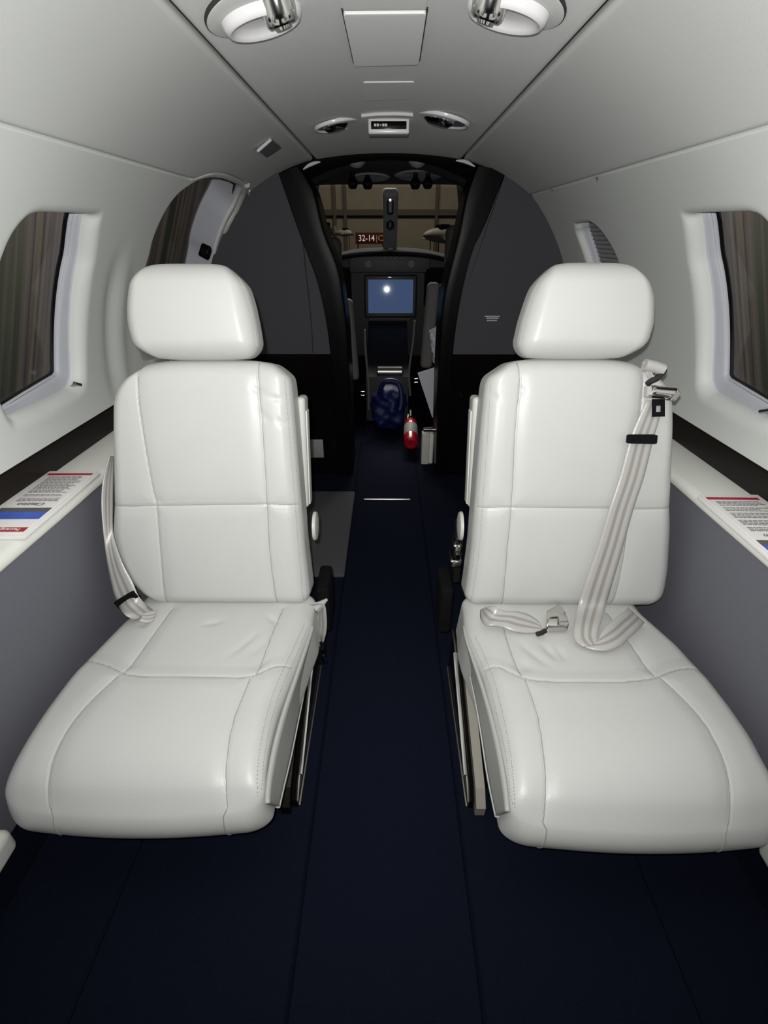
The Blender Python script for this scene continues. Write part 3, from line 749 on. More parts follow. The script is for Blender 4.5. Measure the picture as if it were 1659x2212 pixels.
    for l in (D['c_seams'][2], D['c_seams'][4]):                   # the two long seams run on down over the front edge
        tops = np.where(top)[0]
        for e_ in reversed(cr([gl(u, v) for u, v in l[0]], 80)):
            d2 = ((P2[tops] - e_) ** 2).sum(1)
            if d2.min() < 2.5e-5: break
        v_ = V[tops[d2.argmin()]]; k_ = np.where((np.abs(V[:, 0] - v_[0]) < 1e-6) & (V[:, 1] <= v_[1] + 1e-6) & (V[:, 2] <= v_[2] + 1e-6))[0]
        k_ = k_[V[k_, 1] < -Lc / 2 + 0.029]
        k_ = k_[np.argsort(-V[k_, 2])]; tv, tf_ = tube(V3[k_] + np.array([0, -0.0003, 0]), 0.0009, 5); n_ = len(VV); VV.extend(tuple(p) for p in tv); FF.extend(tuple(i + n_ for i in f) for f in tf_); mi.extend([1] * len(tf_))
    mesh('seat_cushion', VV, FF, [M['leather'], M['thread_shade']], e, mi=mi)
    # ---------- piping along the lower aisle side
    pts = [P(u, v, x=side * -0.0 + (D['pipe_x'])) for u, v in D['pipe']]
    mb = MB(); mb.tube(cr(pts, 60), 0.0042, 10); mb.build('piping', M['piping'], e)
    # ---------- leather side panel between the stitched edge and the piping
    up_ = [P(u + side * -3, v, z=zt - 0.022) for u, v in D['skirt']]
    V, Fc = ribbon(up_, pts, 0.006, 60); mesh('side_panel', V, Fc, M['leather_shaded'], e)
    # ---------- base
    xin = D['base_x']; sgn = side
    def bx(mb, x0, x1, y0, y1, z0, z1, r=0.006): mb.rbox((abs(x1 - x0), y1 - y0, z1 - z0), r, ((x0 + x1) / 2, (y0 + y1) / 2, (z0 + z1) / 2))
    mb = MB(); bx(mb, xin + sgn * 0.04, xin + sgn * 0.36, D['base_y'] + 0.03, yb + 0.12, 0.006, 0.165); base = mb.build('seat_base', M['black'], e)
    zc = 0.155
    prof = [(D['base_y'], 0.002), (D['base_y'] - 0.004, 0.03), (D['base_y'] + 0.02, 0.05), (yb + 0.02, 0.155), (yb + 0.07, 0.150), (yb + 0.09, 0.002)]
    mb = MB(); mb.prism(prof, xin, xin + sgn * 0.010, lambda a_, b_, d: (d, a_, b_)); mb.build('side_plate', M['gloss'], base, smooth=False)
    mb = MB(); mb.tube([(xin - sgn * 0.001, p[0], p[1]) for p in prof[1:5]], 0.0035, 8); mb.tube([(xin - sgn * 0.001, prof[0][0], 0.004), (xin - sgn * 0.001, prof[5][0], 0.004)], 0.004, 8)
    mb.build('edge_rail', M['steel'], base)
    mb = MB(); mb.prism([(p[0] - 0.014, p[1]) for p in prof], xin + sgn * 0.012, xin + sgn * 0.030, lambda a_, b_, d: (d, a_, b_ + (0.006 if b_ > 0.04 else 0))); mb.build('inner_cover', M['tan_plastic' if side > 0 else 'dark_metal'], base, smooth=False)
    mb = MB(); mb.tube([(xin - sgn * 0.006, D['base_y'] + 0.02, 0.075), (xin - sgn * 0.006, yb - 0.02, 0.165)], 0.006, 10); mb.build('slide_rail', M['chrome'], base)
    # ---------- stowed armrest beside the backrest, pivot cap
    q = [P(u, v, y=D['arm_y']) for u, v in D['arm']]
    xa = 0.5 * (q[0][0] + q[1][0]); ztop = q[0][2]; zlo = q[2][2]
    xa += side * 0.010
    mb = MB(); mb.rbox((0.020, 0.05, ztop - zlo), 0.008, (0, 0, 0), k=4)
    sh = Matrix.Translation((xa, D['arm_y'] + 0.03, (ztop + zlo) / 2)) @ Matrix.Rotation(-TILT * 0.6, 4, 'X') @ Matrix.Rotation(side * math.radians(-1.0), 4, 'Y')
    am = mb.build('armrest', M['cream_plastic'], e, M=sh)
    mb = MB(); mb.rbox((0.005, 0.03, (ztop - zlo) * 0.86), 0.0022, (-side * 0.010, 0.0, -0.012)); mb.build('armrest_inlay', M['piping'], am, M=sh)
    pc = P(*D['cap'], y=D['arm_y'] - 0.03); mb = MB()
    mb.lathe([(0.0, 0.006), (0.022, 0.005), (0.031, 0.003), (0.033, 0.0), (0.033, -0.004), (0, -0.004)], 28, M=Matrix.Translation(Vector(tuple(pc))) @ Matrix.Rotation(-side * PI / 2, 4, 'Y'))
    mb.build('pivot_cap', M['cream_plastic'], e)
    # recline mechanism under the backrest at the aisle
    mb = MB(); xr_ = D['rec_x']; mb.rbox((0.03, 0.10, 0.13), 0.008, (xr_, yb + 0.12, 0.205)); mb.build('recline_bracket', M['black_soft'], e)
    return e, dict(bp=bp, b3=b3, O=O, NB=NB)

LD = dict(yb=0.827, yf=0.412, corner=0.020, c_out_w=[(0.47, -0.588), (0.43, -0.586), (0.40, -0.584)],
    b_in=[(604, 785), (618, 800), (624, 815), (628, 850), (636, 950), (647, 1090), (656, 1200), (667, 1290), (668, 1310)],
    b_out=[(292, 785), (278, 796), (258, 812), (242, 834), (233, 865), (233, 950), (236, 1093), (233, 1155), (246, 1209), (272, 1260), (300, 1289), (330, 1310)],
    b_top=(440, 776), b_bot=(470, 1312),
    b_seams=[([(297, 788), (300, 850), (315, 950), (333, 1050), (342, 1090), (350, 1190), (357, 1310)], 0.006, 0.003),
             ([(555, 775), (560, 830), (570, 950), (578, 1088), (585, 1200), (598, 1312)], 0.006, 0.003),
             ([(228, 1095), (342, 1090), (460, 1088), (580, 1088), (662, 1094)], 0.006, 0.003),
             ([(617, 822), (622, 870), (631, 980), (640, 1090), (649, 1200), (658, 1300)], 0.0022, 0.0016)],
    b_wrinkles=[[(545, 835), (560, 845), (575, 850)], [(575, 855), (600, 862), (618, 860)], [(560, 880), (572, 900), (585, 910)], [(600, 905), (612, 915), (620, 912)], [(343, 1075), (352, 1085)]],
    h_in=[(498, 560), (506, 580), (521, 606), (536, 655), (546, 703), (553, 750), (552, 772)],
    h_out=[(284, 560), (276, 577), (268, 594), (262, 622), (258, 667), (261, 703), (272, 742), (290, 768), (308, 778)],
    h_top=(390, 566), h_bot=(420, 777), h_seam=[(497, 566), (508, 590), (523, 625), (536, 667), (545, 710), (551, 775)],
    c_in=[(676, 1300), (672, 1332), (655, 1370), (635, 1421), (597, 1515), (577, 1590), (567, 1640), (562, 1690), (560, 1750)],
    c_out=[(285, 1315), (263, 1332), (226, 1369), (188, 1407), (141, 1459), (94, 1520), (47, 1586)],
    c_seams=[([(180, 1421), (235, 1442), (268, 1459), (301, 1466), (423, 1469), (517, 1468), (555, 1459), (588, 1442), (637, 1430)], 0.007, 0.003),
             ([(371, 1312), (329, 1374), (300, 1416), (270, 1459)], 0.006, 0.003), ([(256, 1466), (188, 1529), (127, 1604), (94, 1670), (84, 1720), (86, 1790)], 0.006, 0.003),
             ([(611, 1310), (588, 1365), (555, 1458)], 0.006, 0.003), ([(540, 1470), (524, 1510), (505, 1557), (487, 1637), (481, 1703), (484, 1790)], 0.006, 0.003),
             ([(662, 1340), (626, 1421), (588, 1515), (560, 1633), (553, 1720)], 0.002, 0.0016)],
    c_wrinkles=[[(560, 1365), (520, 1400), (490, 1425)], [(570, 1385), (540, 1420)], [(580, 1330), (596, 1345)], [(480, 1345), (440, 1350)], [(300, 1345), (318, 1352)]],
    c_cross=[(180, 1421), (235, 1442), (268, 1459), (301, 1466), (423, 1469), (517, 1468), (555, 1459), (588, 1442), (640, 1430)],
    skirt=[(672, 1352), (664, 1380), (640, 1450), (612, 1530), (592, 1600), (580, 1660), (574, 1705), (573, 1735)],
    pipe=[(683, 1345), (679, 1374), (658, 1477), (641, 1560), (625, 1637), (611, 1695), (600, 1742)], pipe_x=-0.172, base_x=-0.172, base_y=0.556,
    arm=[(640, 868), (664, 868), (660, 1096)], arm_y=0.985, cap=(682, 1136), rec_x=-0.150)
RD = dict(yb=0.824, yf=0.396, corner=0.020, c_out_w=[(0.46, 0.594), (0.43, 0.595), (0.38, 0.594)],
    b_in=[(1088, 782), (1068, 797), (1055, 815), (1050, 847), (1040, 955), (1029, 1094), (1021, 1193), (1010, 1280), (1003, 1312)],
    b_out=[(1392, 782), (1420, 797), (1440, 812), (1456, 834), (1466, 866), (1466, 933), (1462, 1020), (1459, 1098), (1460, 1150), (1455, 1237), (1447, 1285), (1430, 1320)],
    b_top=(1240, 773), b_bot=(1220, 1316),
    b_seams=[([(1120, 775), (1122, 829), (1113, 912), (1103, 1094), (1094, 1193), (1085, 1318)], 0.006, 0.003),
             ([(1391, 785), (1385, 850), (1370, 950), (1358, 1050), (1353, 1098), (1350, 1150), (1341, 1215), (1321, 1318)], 0.006, 0.003),
             ([(1015, 1100), (1100, 1094), (1210, 1094), (1313, 1096), (1466, 1100)], 0.006, 0.003),
             ([(1058, 830), (1050, 950), (1039, 1094), (1031, 1193), (1019, 1280), (1012, 1310)], 0.0022, 0.0016)],
    b_wrinkles=[[(1122, 835), (1130, 850)], [(1060, 850), (1075, 865)]],
    h_in=[(1188, 560), (1178, 580), (1158, 624), (1137, 685), (1125, 740), (1122, 770)],
    h_out=[(1396, 560), (1408, 584), (1423, 614), (1430, 646), (1429, 697), (1415, 742), (1396, 766), (1378, 775)],
    h_top=(1285, 564), h_bot=(1260, 775), h_seam=[(1192, 566), (1172, 600), (1152, 645), (1138, 690), (1128, 745), (1126, 775)],
    c_in=[(1003, 1300), (1006, 1335), (1014, 1367), (1046, 1440), (1069, 1522), (1088, 1600), (1100, 1660), (1108, 1715), (1112, 1760)],
    c_out=[(1390, 1315), (1408, 1330), (1472, 1385), (1531, 1449), (1586, 1518), (1632, 1582), (1661, 1630)],
    c_seams=[([(1037, 1438), (1074, 1440), (1106, 1456), (1138, 1470), (1184, 1477), (1266, 1480), (1357, 1478), (1412, 1470), (1440, 1458), (1476, 1446), (1530, 1442)], 0.007, 0.003),
             ([(1082, 1318), (1090, 1360), (1106, 1413), (1126, 1463)], 0.006, 0.003), ([(1134, 1472), (1156, 1532), (1172, 1609), (1184, 1692), (1184, 1760), (1182, 1800)], 0.006, 0.003),
             ([(1312, 1320), (1357, 1385), (1412, 1468)], 0.006, 0.003), ([(1425, 1470), (1486, 1527), (1531, 1582), (1572, 1655), (1595, 1728), (1604, 1790)], 0.006, 0.003),
             ([(1022, 1367), (1054, 1440), (1078, 1522), (1100, 1623), (1115, 1715)], 0.002, 0.0016)],
    c_wrinkles=[[(1118, 1385), (1150, 1415), (1190, 1445)], [(1170, 1395), (1205, 1430)], [(1130, 1430), (1145, 1450)], [(1200, 1400), (1220, 1430)], [(1370, 1340), (1385, 1350)]],
    c_cross=[(1030, 1438), (1074, 1440), (1106, 1456), (1138, 1470), (1184, 1477), (1266, 1480), (1357, 1478), (1412, 1470), (1440, 1458), (1476, 1446), (1535, 1442)],
    skirt=[(1006, 1352), (1012, 1385), (1038, 1460), (1060, 1530), (1080, 1610), (1093, 1680), (1099, 1725), (1101, 1752)],
    pipe=[(998, 1345), (1005, 1394), (1033, 1532), (1055, 1669), (1068, 1735), (1074, 1762)], pipe_x=0.172, base_x=0.160, base_y=0.556,
    arm=[(1016, 868), (1040, 868), (1016, 1096)], arm_y=0.985, cap=(994, 1136), rec_x=0.140)
seatL, fL = seat(-1, LD, 'white leather seat on the left with a belt tucked down its window side')
seatR, fR = seat(1, RD, 'white leather seat on the right with belts lying across it')

# ================================================================== SEAT BELTS
def plane_of(kind, fr, off):
    if kind == 'b': return (fr['O'] - fr['NB'] * off, fr['NB'])
    return (np.array([0, 0, 0.28 + off]), np.array([0, 0, 1.0]))
def edge_pts(lst, fr): return [Ppl(u, v, *plane_of(k, fr, off)) for u, v, k, off in lst]
# right shoulder belt
sb = empty('shoulder_belt', tuple(fR['b3'](0.30, 0.05, -0.02)), 'grey shoulder belt lying diagonally down the right seat back', 'seat belt')
Lp = [(1398, 865, 'b', .020), (1378, 905, 'b', .020), (1360, 950, 'b', .020), (1338, 1030, 'b', .020), (1315, 1100, 'b', .022), (1291, 1180, 'b', .024), (1265, 1255, 'b', .028), (1248, 1310, 'b', .034), (1239, 1355, 'c', .026), (1243, 1385, 'c', .016), (1262, 1398, 'c', .014)]
Rp = [(1432, 865, 'b', .020), (1424, 905, 'b', .020), (1411, 950, 'b', .020), (1391, 1030, 'b', .020), (1368, 1100, 'b', .022), (1346, 1180, 'b', .024), (1324, 1255, 'b', .028), (1308, 1310, 'b', .034), (1296, 1350, 'c', .030), (1291, 1372, 'c', .024), (1294, 1390, 'c', .020)]
V, Fc = ribbon(edge_pts(Lp, fR), edge_pts(Rp, fR), 0.0018, 80); mesh('webbing', V, Fc, M['webbing'], sb, uv=RUV)
Lp = [(1262, 1398, 'c', .013), (1285, 1405, 'c', .014), (1312, 1406, 'c', .016), (1340, 1395, 'c', .018), (1362, 1375, 'c', .018), (1381, 1356, 'c', .016), (1392, 1346, 'c', .010)]
Rp = [(1294, 1390, 'c', .019), (1296, 1374, 'c', .026), (1306, 1358, 'c', .032), (1320, 1344, 'c', .034), (1335, 1330, 'c', .032), (1349, 1320, 'c', .026), (1356, 1312, 'c', .014)]
V, Fc = ribbon(edge_pts(Lp, fR), edge_pts(Rp, fR), 0.0018, 50); mesh('folded_end', V, Fc, M['webbing'], sb, uv=RUV)
def block_on(px4, kind, fr, off, th, name, m, par, bulge=0.0):
    """rounded slab with four corners on a plane"""
    q = [Ppl(u, v, *plane_of(kind, fr, off)) for u, v in px4]
    n = np.cross(q[1] - q[0], q[3] - q[0]); n /= np.linalg.norm(n)
    if np.dot(n, CAM - q[0]) < 0: n = -n
    V, Fc = rbox((2, 2, 2), 0.25, k=3, n=6); Vn = []
    for a, b, c in V:
        s, t = (a + 1) / 2, (b + 1) / 2
        p = q[0] * (1 - s) * (1 - t) + q[1] * s * (1 - t) + q[2] * s * t + q[3] * (1 - s) * t
        Vn.append(p + n * (th * (c + 1) / 2 + bulge * (1 - b * b) * (c + 1) / 2))
    return mesh(name, Vn, Fc, m, par)
block_on(((1353, 938), (1416, 938), (1414, 958), (1351, 957)), 'b', fR, .019, 0.010, 'slider', M['black_soft'], sb)
# upper bracket: rolled webbing, loop and buckle with tongue
mb = MB(); mb.tube([Ppl(u, v, *plane_of('b', fR, .018)) for u, v in ((1392, 788), (1412, 792), (1432, 799))], 0.011, 14); mb.build('webbing_roll', M['webbing'], sb)
V, Fc = ribbon(edge_pts([(1388, 782, 'b', .012), (1394, 800, 'b', .018), (1400, 815, 'b', .018), (1412, 828, 'b', .018)], fR), edge_pts([(1398, 778, 'b', .012), (1406, 796, 'b', .020), (1410, 808, 'b', .020), (1418, 822, 'b', .020)], fR), 0.002, 30); mesh('webbing_loop', V, Fc, M['webbing'], sb, uv=RUV)
mb = MB(); mb.tube(cr([Ppl(u, v, *plane_of('b', fR, o_)) for u, v, o_ in ((1398, 830, .014), (1408, 822, .020), (1418, 818, .022), (1428, 808, .020), (1434, 800, .014))], 16), 0.0055, 10); mb.build('guide_loop', M['black'], sb)
bk = block_on(((1394, 858), (1436, 862), (1455, 836), (1404, 832)), 'b', fR, .020, 0.012, 'buckle', M['buckle'], sb, 0.012)
block_on(((1436, 864), (1448, 866), (1460, 850), (1454, 838)), 'b', fR, .018, 0.018, 'buckle_cheek', M['steel'], bk)
block_on(((1389, 858), (1398, 850), (1400, 834), (1390, 834)), 'b', fR, .018, 0.016, 'buckle_end', M['webbing'], bk)
# tongue: a plate with a square hole
q = [Ppl(u, v, *plane_of('b', fR, .024)) for u, v in ((1408, 862), (1434, 862), (1434, 899), (1408, 900))]
hq = [Ppl(u, v, *plane_of('b', fR, .024)) for u, v in ((1415, 876), (1427, 876), (1427, 890), (1415, 890))]
nrm = -fR['NB']; th = 0.004
V = [p for p in q] + [p for p in hq]; V = V + [p + nrm * th for p in V]
Fc = []
for i in range(4):
    j = (i + 1) % 4; Fc += [(i, j, 4 + j, 4 + i), (8 + i, 8 + j, 12 + j, 12 + i), (i, j, 8 + j, 8 + i), (4 + i, 4 + j, 12 + j, 12 + i)]
mesh('tongue', V, Fc, M['black_soft'], sb, smooth=False)
# right lap belt with chrome buckle
lb = empty('lap_belt', tuple(P(1130, 1345, z=0.285)), 'short grey lap belt with chrome buckle on the right seat', 'seat belt')
Lp = [(1038, 1318, 'c', .012), (1038, 1335, 'c', .010), (1046, 1349, 'c', .014), (1060, 1352, 'c', .020), (1085, 1355, 'c', .016), (1110, 1364, 'c', .012), (1135, 1367, 'c', .010), (1160, 1366, 'c', .010), (1170, 1362, 'c', .010)]
Rp = [(1052, 1310, 'c', .030), (1060, 1309, 'c', .036), (1069, 1310, 'c', .040), (1078, 1315, 'c', .038), (1094, 1320, 'c', .030), (1118, 1321, 'c', .026), (1142, 1328, 'c', .022), (1160, 1340, 'c', .016), (1168, 1348, 'c', .014)]
V, Fc = ribbon(edge_pts(Lp, fR), edge_pts(Rp, fR), 0.002, 50); mesh('webbing', V, Fc, M['webbing'], lb, uv=RUV)
bk = block_on(((1178, 1366), (1228, 1364), (1205, 1316), (1178, 1330)), 'c', fR, .010, 0.014, 'buckle', M['buckle'], lb, 0.010)
block_on(((1208, 1350), (1228, 1352), (1222, 1334), (1204, 1322)), 'c', fR, .030, 0.004, 'buckle_flap', M['buckle'], bk, 0.003)
mb = MB(); mb.tube([P(1160, 1370, z=0.296), P(1170, 1367, z=0.296), P(1178, 1362, z=0.297)], 0.005, 8); mb.build('connector', M['black'], lb)
# left shoulder belt down the window side of the left seat
sl = empty('shoulder_belt', tuple(fL['b3'](-0.55, 0.1, 0.0)), 'shiny grey belt hanging behind the window-side edge of the left seat', 'seat belt')
Lp = [(236, 985, 'b', -.04), (224, 1030, 'b', -.03), (219, 1080, 'b', -.02), (222, 1140, 'b', -.01), (231, 1210, 'b', .0), (243, 1270, 'b', .01), (256, 1308, 'b', .02), (270, 1328, 'c', .03), (290, 1340, 'c', .01)]
Rp = [(246, 985, 'b', -.06), (245, 1040, 'b', -.05), (244, 1090, 'b', -.04), (245, 1150, 'b', -.02), (262, 1210, 'b', .005), (286, 1257, 'b', .012), (300, 1288, 'b', .02), (322, 1312, 'b', .012), (336, 1322, 'c', .004)]
V, Fc = ribbon(edge_pts(Lp, fL), edge_pts(Rp, fL), 0.0018, 60); mesh('webbing', V, Fc, M['webbing'], sl, uv=RUV)
block_on(((262, 1312), (304, 1286), (290, 1273), (249, 1298)), 'b', fL, .014, 0.010, 'slider', M['black_soft'], sl)
V, Fc = ribbon(edge_pts([(330, 1342, 'c', .002), (318, 1346, 'c', .004), (300, 1342, 'c', .012)], fL), edge_pts([(338, 1318, 'c', .010), (322, 1322, 'c', .016), (312, 1324, 'c', .02)], fL), 0.0018, 16); mesh('folded_end', V, Fc, M['webbing'], sl, uv=RUV)
# left lap belt stub hanging at the aisle side
ll = empty('lap_belt', tuple(P(692, 1340, y=0.86)), 'crumpled grey lap belt end hanging at the aisle side of the left seat', 'seat belt')
def py(l, y): return [P(u, v, y=y) for u, v in l]
V, Fc = ribbon(py([(646, 1318), (672, 1316), (685, 1316), (684, 1340), (684, 1365), (690, 1384)], 0.86), py([(650, 1308), (682, 1302), (700, 1306), (705, 1330), (705, 1362), (698, 1388)], 0.84), 0.002, 40); mesh('webbing', V, Fc, M['webbing'], ll, uv=RUV)
mb = MB(); mb.tube(cr(py([(684, 1312), (695, 1304), (706, 1295)], 0.85), 12), [0.012 - 0.0008 * i for i in range(12)], 8); mb.build('folded_end', M['webbing'], ll)
mb = MB()
mb.rbox((0.03, 0.02, 0.055), 0.006, tuple(P(690, 1410, y=0.84))); bk = mb.build('buckle', M['dark_metal'], ll)
mb = MB(); mb.tube(py([(690, 1384), (696, 1402)], 0.82), 0.005, 8); mb.tube(py([(698, 1414), (703, 1428)], 0.82), 0.004, 8); mb.build('buckle_link', M['chrome'], bk)
# chrome belt fittings at the aisle side of the right seat
fb = empty('lap_belt_anchor', tuple(P(985, 1190, y=1.0)), 'two stacked chrome belt fittings at the aisle side of the right seat', 'belt fitting')
for i, (u, v, w) in enumerate(((986, 1174, 0.022), (983, 1207, 0.030))):
    mb = MB(); mb.rbox((w, 0.05, 0.022), 0.006, tuple(P(u, v, y=0.98)), k=3); mb.build('clamp', M['chrome'], fb)
mb = MB(); mb.rbox((0.018, 0.05, 0.16), 0.004, tuple(P(988, 1190, y=1.01))); mb.build('strap_plate', M['black'], fb)

# ================================================================== SAFETY CARDS on the ledges
def card(side, x0, x1, y0, y1, rot, label):
    z = LZ + 0.001; cx, cy_ = (x0 + x1) / 2, (y0 + y1) / 2; w, l = x1 - x0, y1 - y0
    e = empty('safety_card', (cx, cy_, z), label, 'card', 'safety cards on the ledges')
    Mx = Matrix.Translation((cx, cy_, z)) @ Matrix.Rotation(math.radians(rot), 4, 'Z')
    mb = MB(); mb.rbox((w, l, 0.006), 0.001, (0, 0, 0.003)); mb.rbox((w * 0.97, l * 0.985, 0.0025), 0.0008, (side * -0.004 * -1, 0.004, 0.0075)); bk = mb.build('booklet', M['paper'], e, M=Mx, autosm=30)
    zt = 0.0092
    # the card reads from the far end: its title is nearest the photographer and upside down
    iw = w * 0.86
    def bar(name, ya, yb_, m, xw=iw):
        mb = MB(); mb.rbox((xw, yb_ - ya, 0.0004), 0.0001, (0, (ya + yb_) / 2, zt), k=1); return mb.build(name, m, e, M=Mx, smooth=False)
    bar('header_bar', -l * 0.455, -l * 0.40, M['red_ink']); bar('footer_bar', l * 0.42, l * 0.455, M['red_ink'])
    bar('picture', -l * 0.29, -l * 0.19, M['blue_ink']); bar('picture_sky', -l * 0.19, -l * 0.13, M['grey_ink'])
    R180 = Matrix.Rotation(PI, 4, 'Z')
    mb = MB(); V, Fc = text_mesh('Passenger Safety', 0.011); mb.add(V, Fc, Matrix.Translation((0, -l * 0.427, zt + 0.0004)) @ R180)
    mb.build('title', M['white_ink'], e, M=Mx, smooth=False)
    mb = MB(); V, Fc = text_mesh('Citation', 0.016, shear=0.3); mb.add(V, Fc, Matrix.Translation((0, -l * 0.075, zt + 0.0004)) @ R180); 
    y = l * 0.39
    rnd = random.Random(5 + side)
    while y > -l * 0.03:
        xx = -iw * 0.40; end = iw * rnd.uniform(0.22, 0.42)
        while xx < end:
            ww = rnd.uniform(0.004, 0.011); mb.rbox((ww, 0.0022, 0.0003), 0.0001, (xx + ww / 2, y, zt), k=1); xx += ww + 0.0016
        y -= 0.0052 if rnd.random() < 0.75 else 0.010
    mb.build('body_text', M['text_ink'], e, M=Mx, smooth=False)
    return e
card(-1, -0.732, -0.622, 0.705, 0.968, 1.0, 'white safety card with red bars on the left ledge')
card(1, 0.612, 0.728, 0.60, 0.866, -1.0, 'white safety card with red bars on the right ledge')

# ================================================================== CEILING FITTINGS
def big_light(u, v, r, spin, label, ball=(0.0, 0.0)):
    Mx = frame_at(u, v) @ Matrix.Rotation(math.radians(spin), 4, 'Z')
    e = empty('reading_light', tuple(Mx.translation), label, 'light', 'reading lights in the ceiling')
    mb = MB(); mb.lathe([(r * 0.0, 0.004), (r * 0.6, 0.004), (r * 0.93, 0.003), (r * 0.985, 0.0015), (r, -0.003), (r, -0.02)], 56, M=Mx); mb.build('bezel', M['liner'], e)
    mb = MB(); V, Fc = lathe([(r * 0.99, 0.001), (r * 1.005, 0.0008), (r * 1.02, -0.004)], 56); mb.add(V, Fc[:-2], Mx); mb.build('bezel_gap', M['seam'], e)
    # raised scoop with a bright bowl, long axis across
    rows = []
    a, b = r * 0.66, r * 0.50
    for i, (k, h) in enumerate(((1.12, 0.001), (1.08, 0.010), (1.0, 0.016), (0.94, 0.016), (0.86, 0.012), (0.70, 0.007), (0.45, 0.005), (0.02, 0.005))):
        rows.append([(a * k * math.cos(t), b * k * math.sin(t) + r * 0.10, h + 0.003) for t in np.linspace(0, 2 * PI, 49)])
    V, Fc = grid(rows); mesh('scoop', V, Fc, M['bowl'], e, M=Mx)
    mb = MB(); Mb = frame_at(u, v) @ Matrix.Translation((ball[0], ball[1], 0.004)) @ Matrix.Rotation(math.radians(-18), 4, 'X')
    mb.lathe([(0.0, 0.030), (0.012, 0.030), (0.014, 0.026), (0.020, 0.026), (0.024, 0.022), (0.026, 0.012), (0.027, 0.0), (0.027, -0.006)], 30, M=Mb); sp_ = mb.build('swivel_nozzle', M['chrome'], e)
    mb = MB(); mb.lathe([(0.0, 0.0305), (0.009, 0.0305), (0.0105, 0.029)], 20, M=Mb); mb.build('lens', M['black'], sp_)
    return e
M['bowl'] = mat('white_gloss_bowl', (0.78, 0.77, 0.78), 0.22)
big_light(565, 20, 0.087, -24, 'large round reading light at the upper left of the ceiling', (-0.026, -0.018))
big_light(1097, 4, 0.087, 24, 'large round reading light at the upper right of the ceiling', (0.026, -0.014))
def small_light(u, v, a, b, spin, label):
    Mx = frame_at(u, v) @ Matrix.Rotation(math.radians(spin), 4, 'Z')
    e = empty('reading_light', tuple(Mx.translation), label, 'light', 'reading lights in the ceiling')
    rows = [[(a * k * math.cos(t), b * k * math.sin(t), h) for t in np.linspace(0, 2 * PI, 45)] for k, h in ((1.03, -0.002), (1.03, 0.004), (1.0, 0.0065), (0.95, 0.006), (0.90, 0.0))]
    V, Fc = grid(rows); mesh('rim', V, Fc, M['bowl'], e, M=Mx)
    rows = [[(a * k * math.cos(t), b * k * math.sin(t), h) for t in np.linspace(0, 2 * PI, 45)] for k, h in ((0.88, 0.002), (0.6, -0.001), (0.2, -0.002))]
    V, Fc = grid(rows); mesh('bowl', V, Fc, M['dark_metal'], e, M=Mx)
    mb = MB(); mb.lathe([(0, 0.016), (b * 0.42, 0.014), (b * 0.62, 0.006), (b * 0.66, -0.004)], 24, M=Mx @ Matrix.Translation((a * 0.1, 0, 0))); mb.build('swivel_nozzle', M['chrome'], e)
    V, Fc = grid([[(a * k * math.cos(t), b * k * math.sin(t), h) for t in np.linspace(PI * 1.15, PI * 1.8, 24)] for k, h in ((0.86, 0.004), (0.75, 0.007), (0.6, 0.002))]); mesh('reflector', V, Fc, M['bowl'], e, M=Mx)
    return e
small_light(729, 268, 0.066, 0.056, -32, 'small oval reading light left of the lit sign')
small_light(954, 257, 0.076, 0.066, 32, 'larger oval reading light right of the lit sign')
# flat plates on the ceiling, given by their corners
def plate(name, px, th, label, cat, m, rim=None, par=None, base=0.0):
    fr_ = frame_at(sum(p[0] for p in px) / 4, sum(p[1] for p in px) / 4)
    o_ = np.array(fr_.translation); n_ = np.array(fr_.col[2][:3])
    Mi = fr_.inverted()
    def onto(u, v, h):
        p, Y_, ph_ = Psurf(u, v); n2 = np.array([-p[0], 0, CZ - p[2]]); n2 /= np.linalg.norm(n2); return Mi @ Vector(tuple(p + n2 * h))
    q = [onto(u, v, 0) for u, v in px]
    V, Fc = rbox((2, 2, 2), 0.10, k=3, n=6); Vn = []
    for a, b, c in V:
        s, t = (a + 1) / 2, (b + 1) / 2
        uu = [px[0][i] * (1 - s) * (1 - t) + px[1][i] * s * (1 - t) + px[2][i] * s * t + px[3][i] * (1 - s) * t for i in (0, 1)]
        p = onto(uu[0], uu[1], base - 0.004 + (th + 0.004) * (c + 1) / 2); Vn.append((p.x, p.y, p.z))
    if par is None:
        e = empty(name, tuple(fr_.translation), label, cat)
    else: e = par
    return e, fr_, q, Vn, Fc
e, fr_, q, Vn, Fc = plate('ceiling_hatch', ((740, 17), (922, 15), (905, 130), (765, 134)), 0.008, 'large pale rectangular hatch in the middle of the ceiling', 'hatch', None)
mesh('hatch_panel', Vn, Fc, M['hatch'] if 'hatch' in M else M.setdefault('hatch', mat('hatch_plastic', (0.86, 0.86, 0.85), 0.5)), e, M=fr_)
mb = MB(); hp = ((740, 17), (922, 15), (905, 130), (765, 134), (740, 17)); fi = fr_.inverted()
for (a_, b_) in zip(hp[:-1], hp[1:]): mb.tube([tuple(fi @ Vector(tuple(Psurf(a_[0] + (b_[0] - a_[0]) * t, a_[1] + (b_[1] - a_[1]) * t)[0]))) for t in np.linspace(0, 1, 9)], 0.0028, 6)
0; mb.build('hatch_gap', M['seam'], e, M=fr_)
e, fr_, q, Vn, Fc = plate('ceiling_strip', ((735, -30), (925, -32), (922, 9), (740, 11)), 0.007, 'pale ceiling strip at the top edge of the photo above the hatch', 'panel', None)
mesh('strip_panel', Vn, Fc, M['liner'], e, M=fr_)
e, fr_, q, Vn, Fc = plate('access_cover', ((785, 176), (895, 175), (893, 212), (782, 216)), 0.0025, 'faint rectangular access cover in the ceiling above the lit sign', 'cover', None)
mesh('cover_panel', Vn, Fc, M['liner'], e, M=fr_)
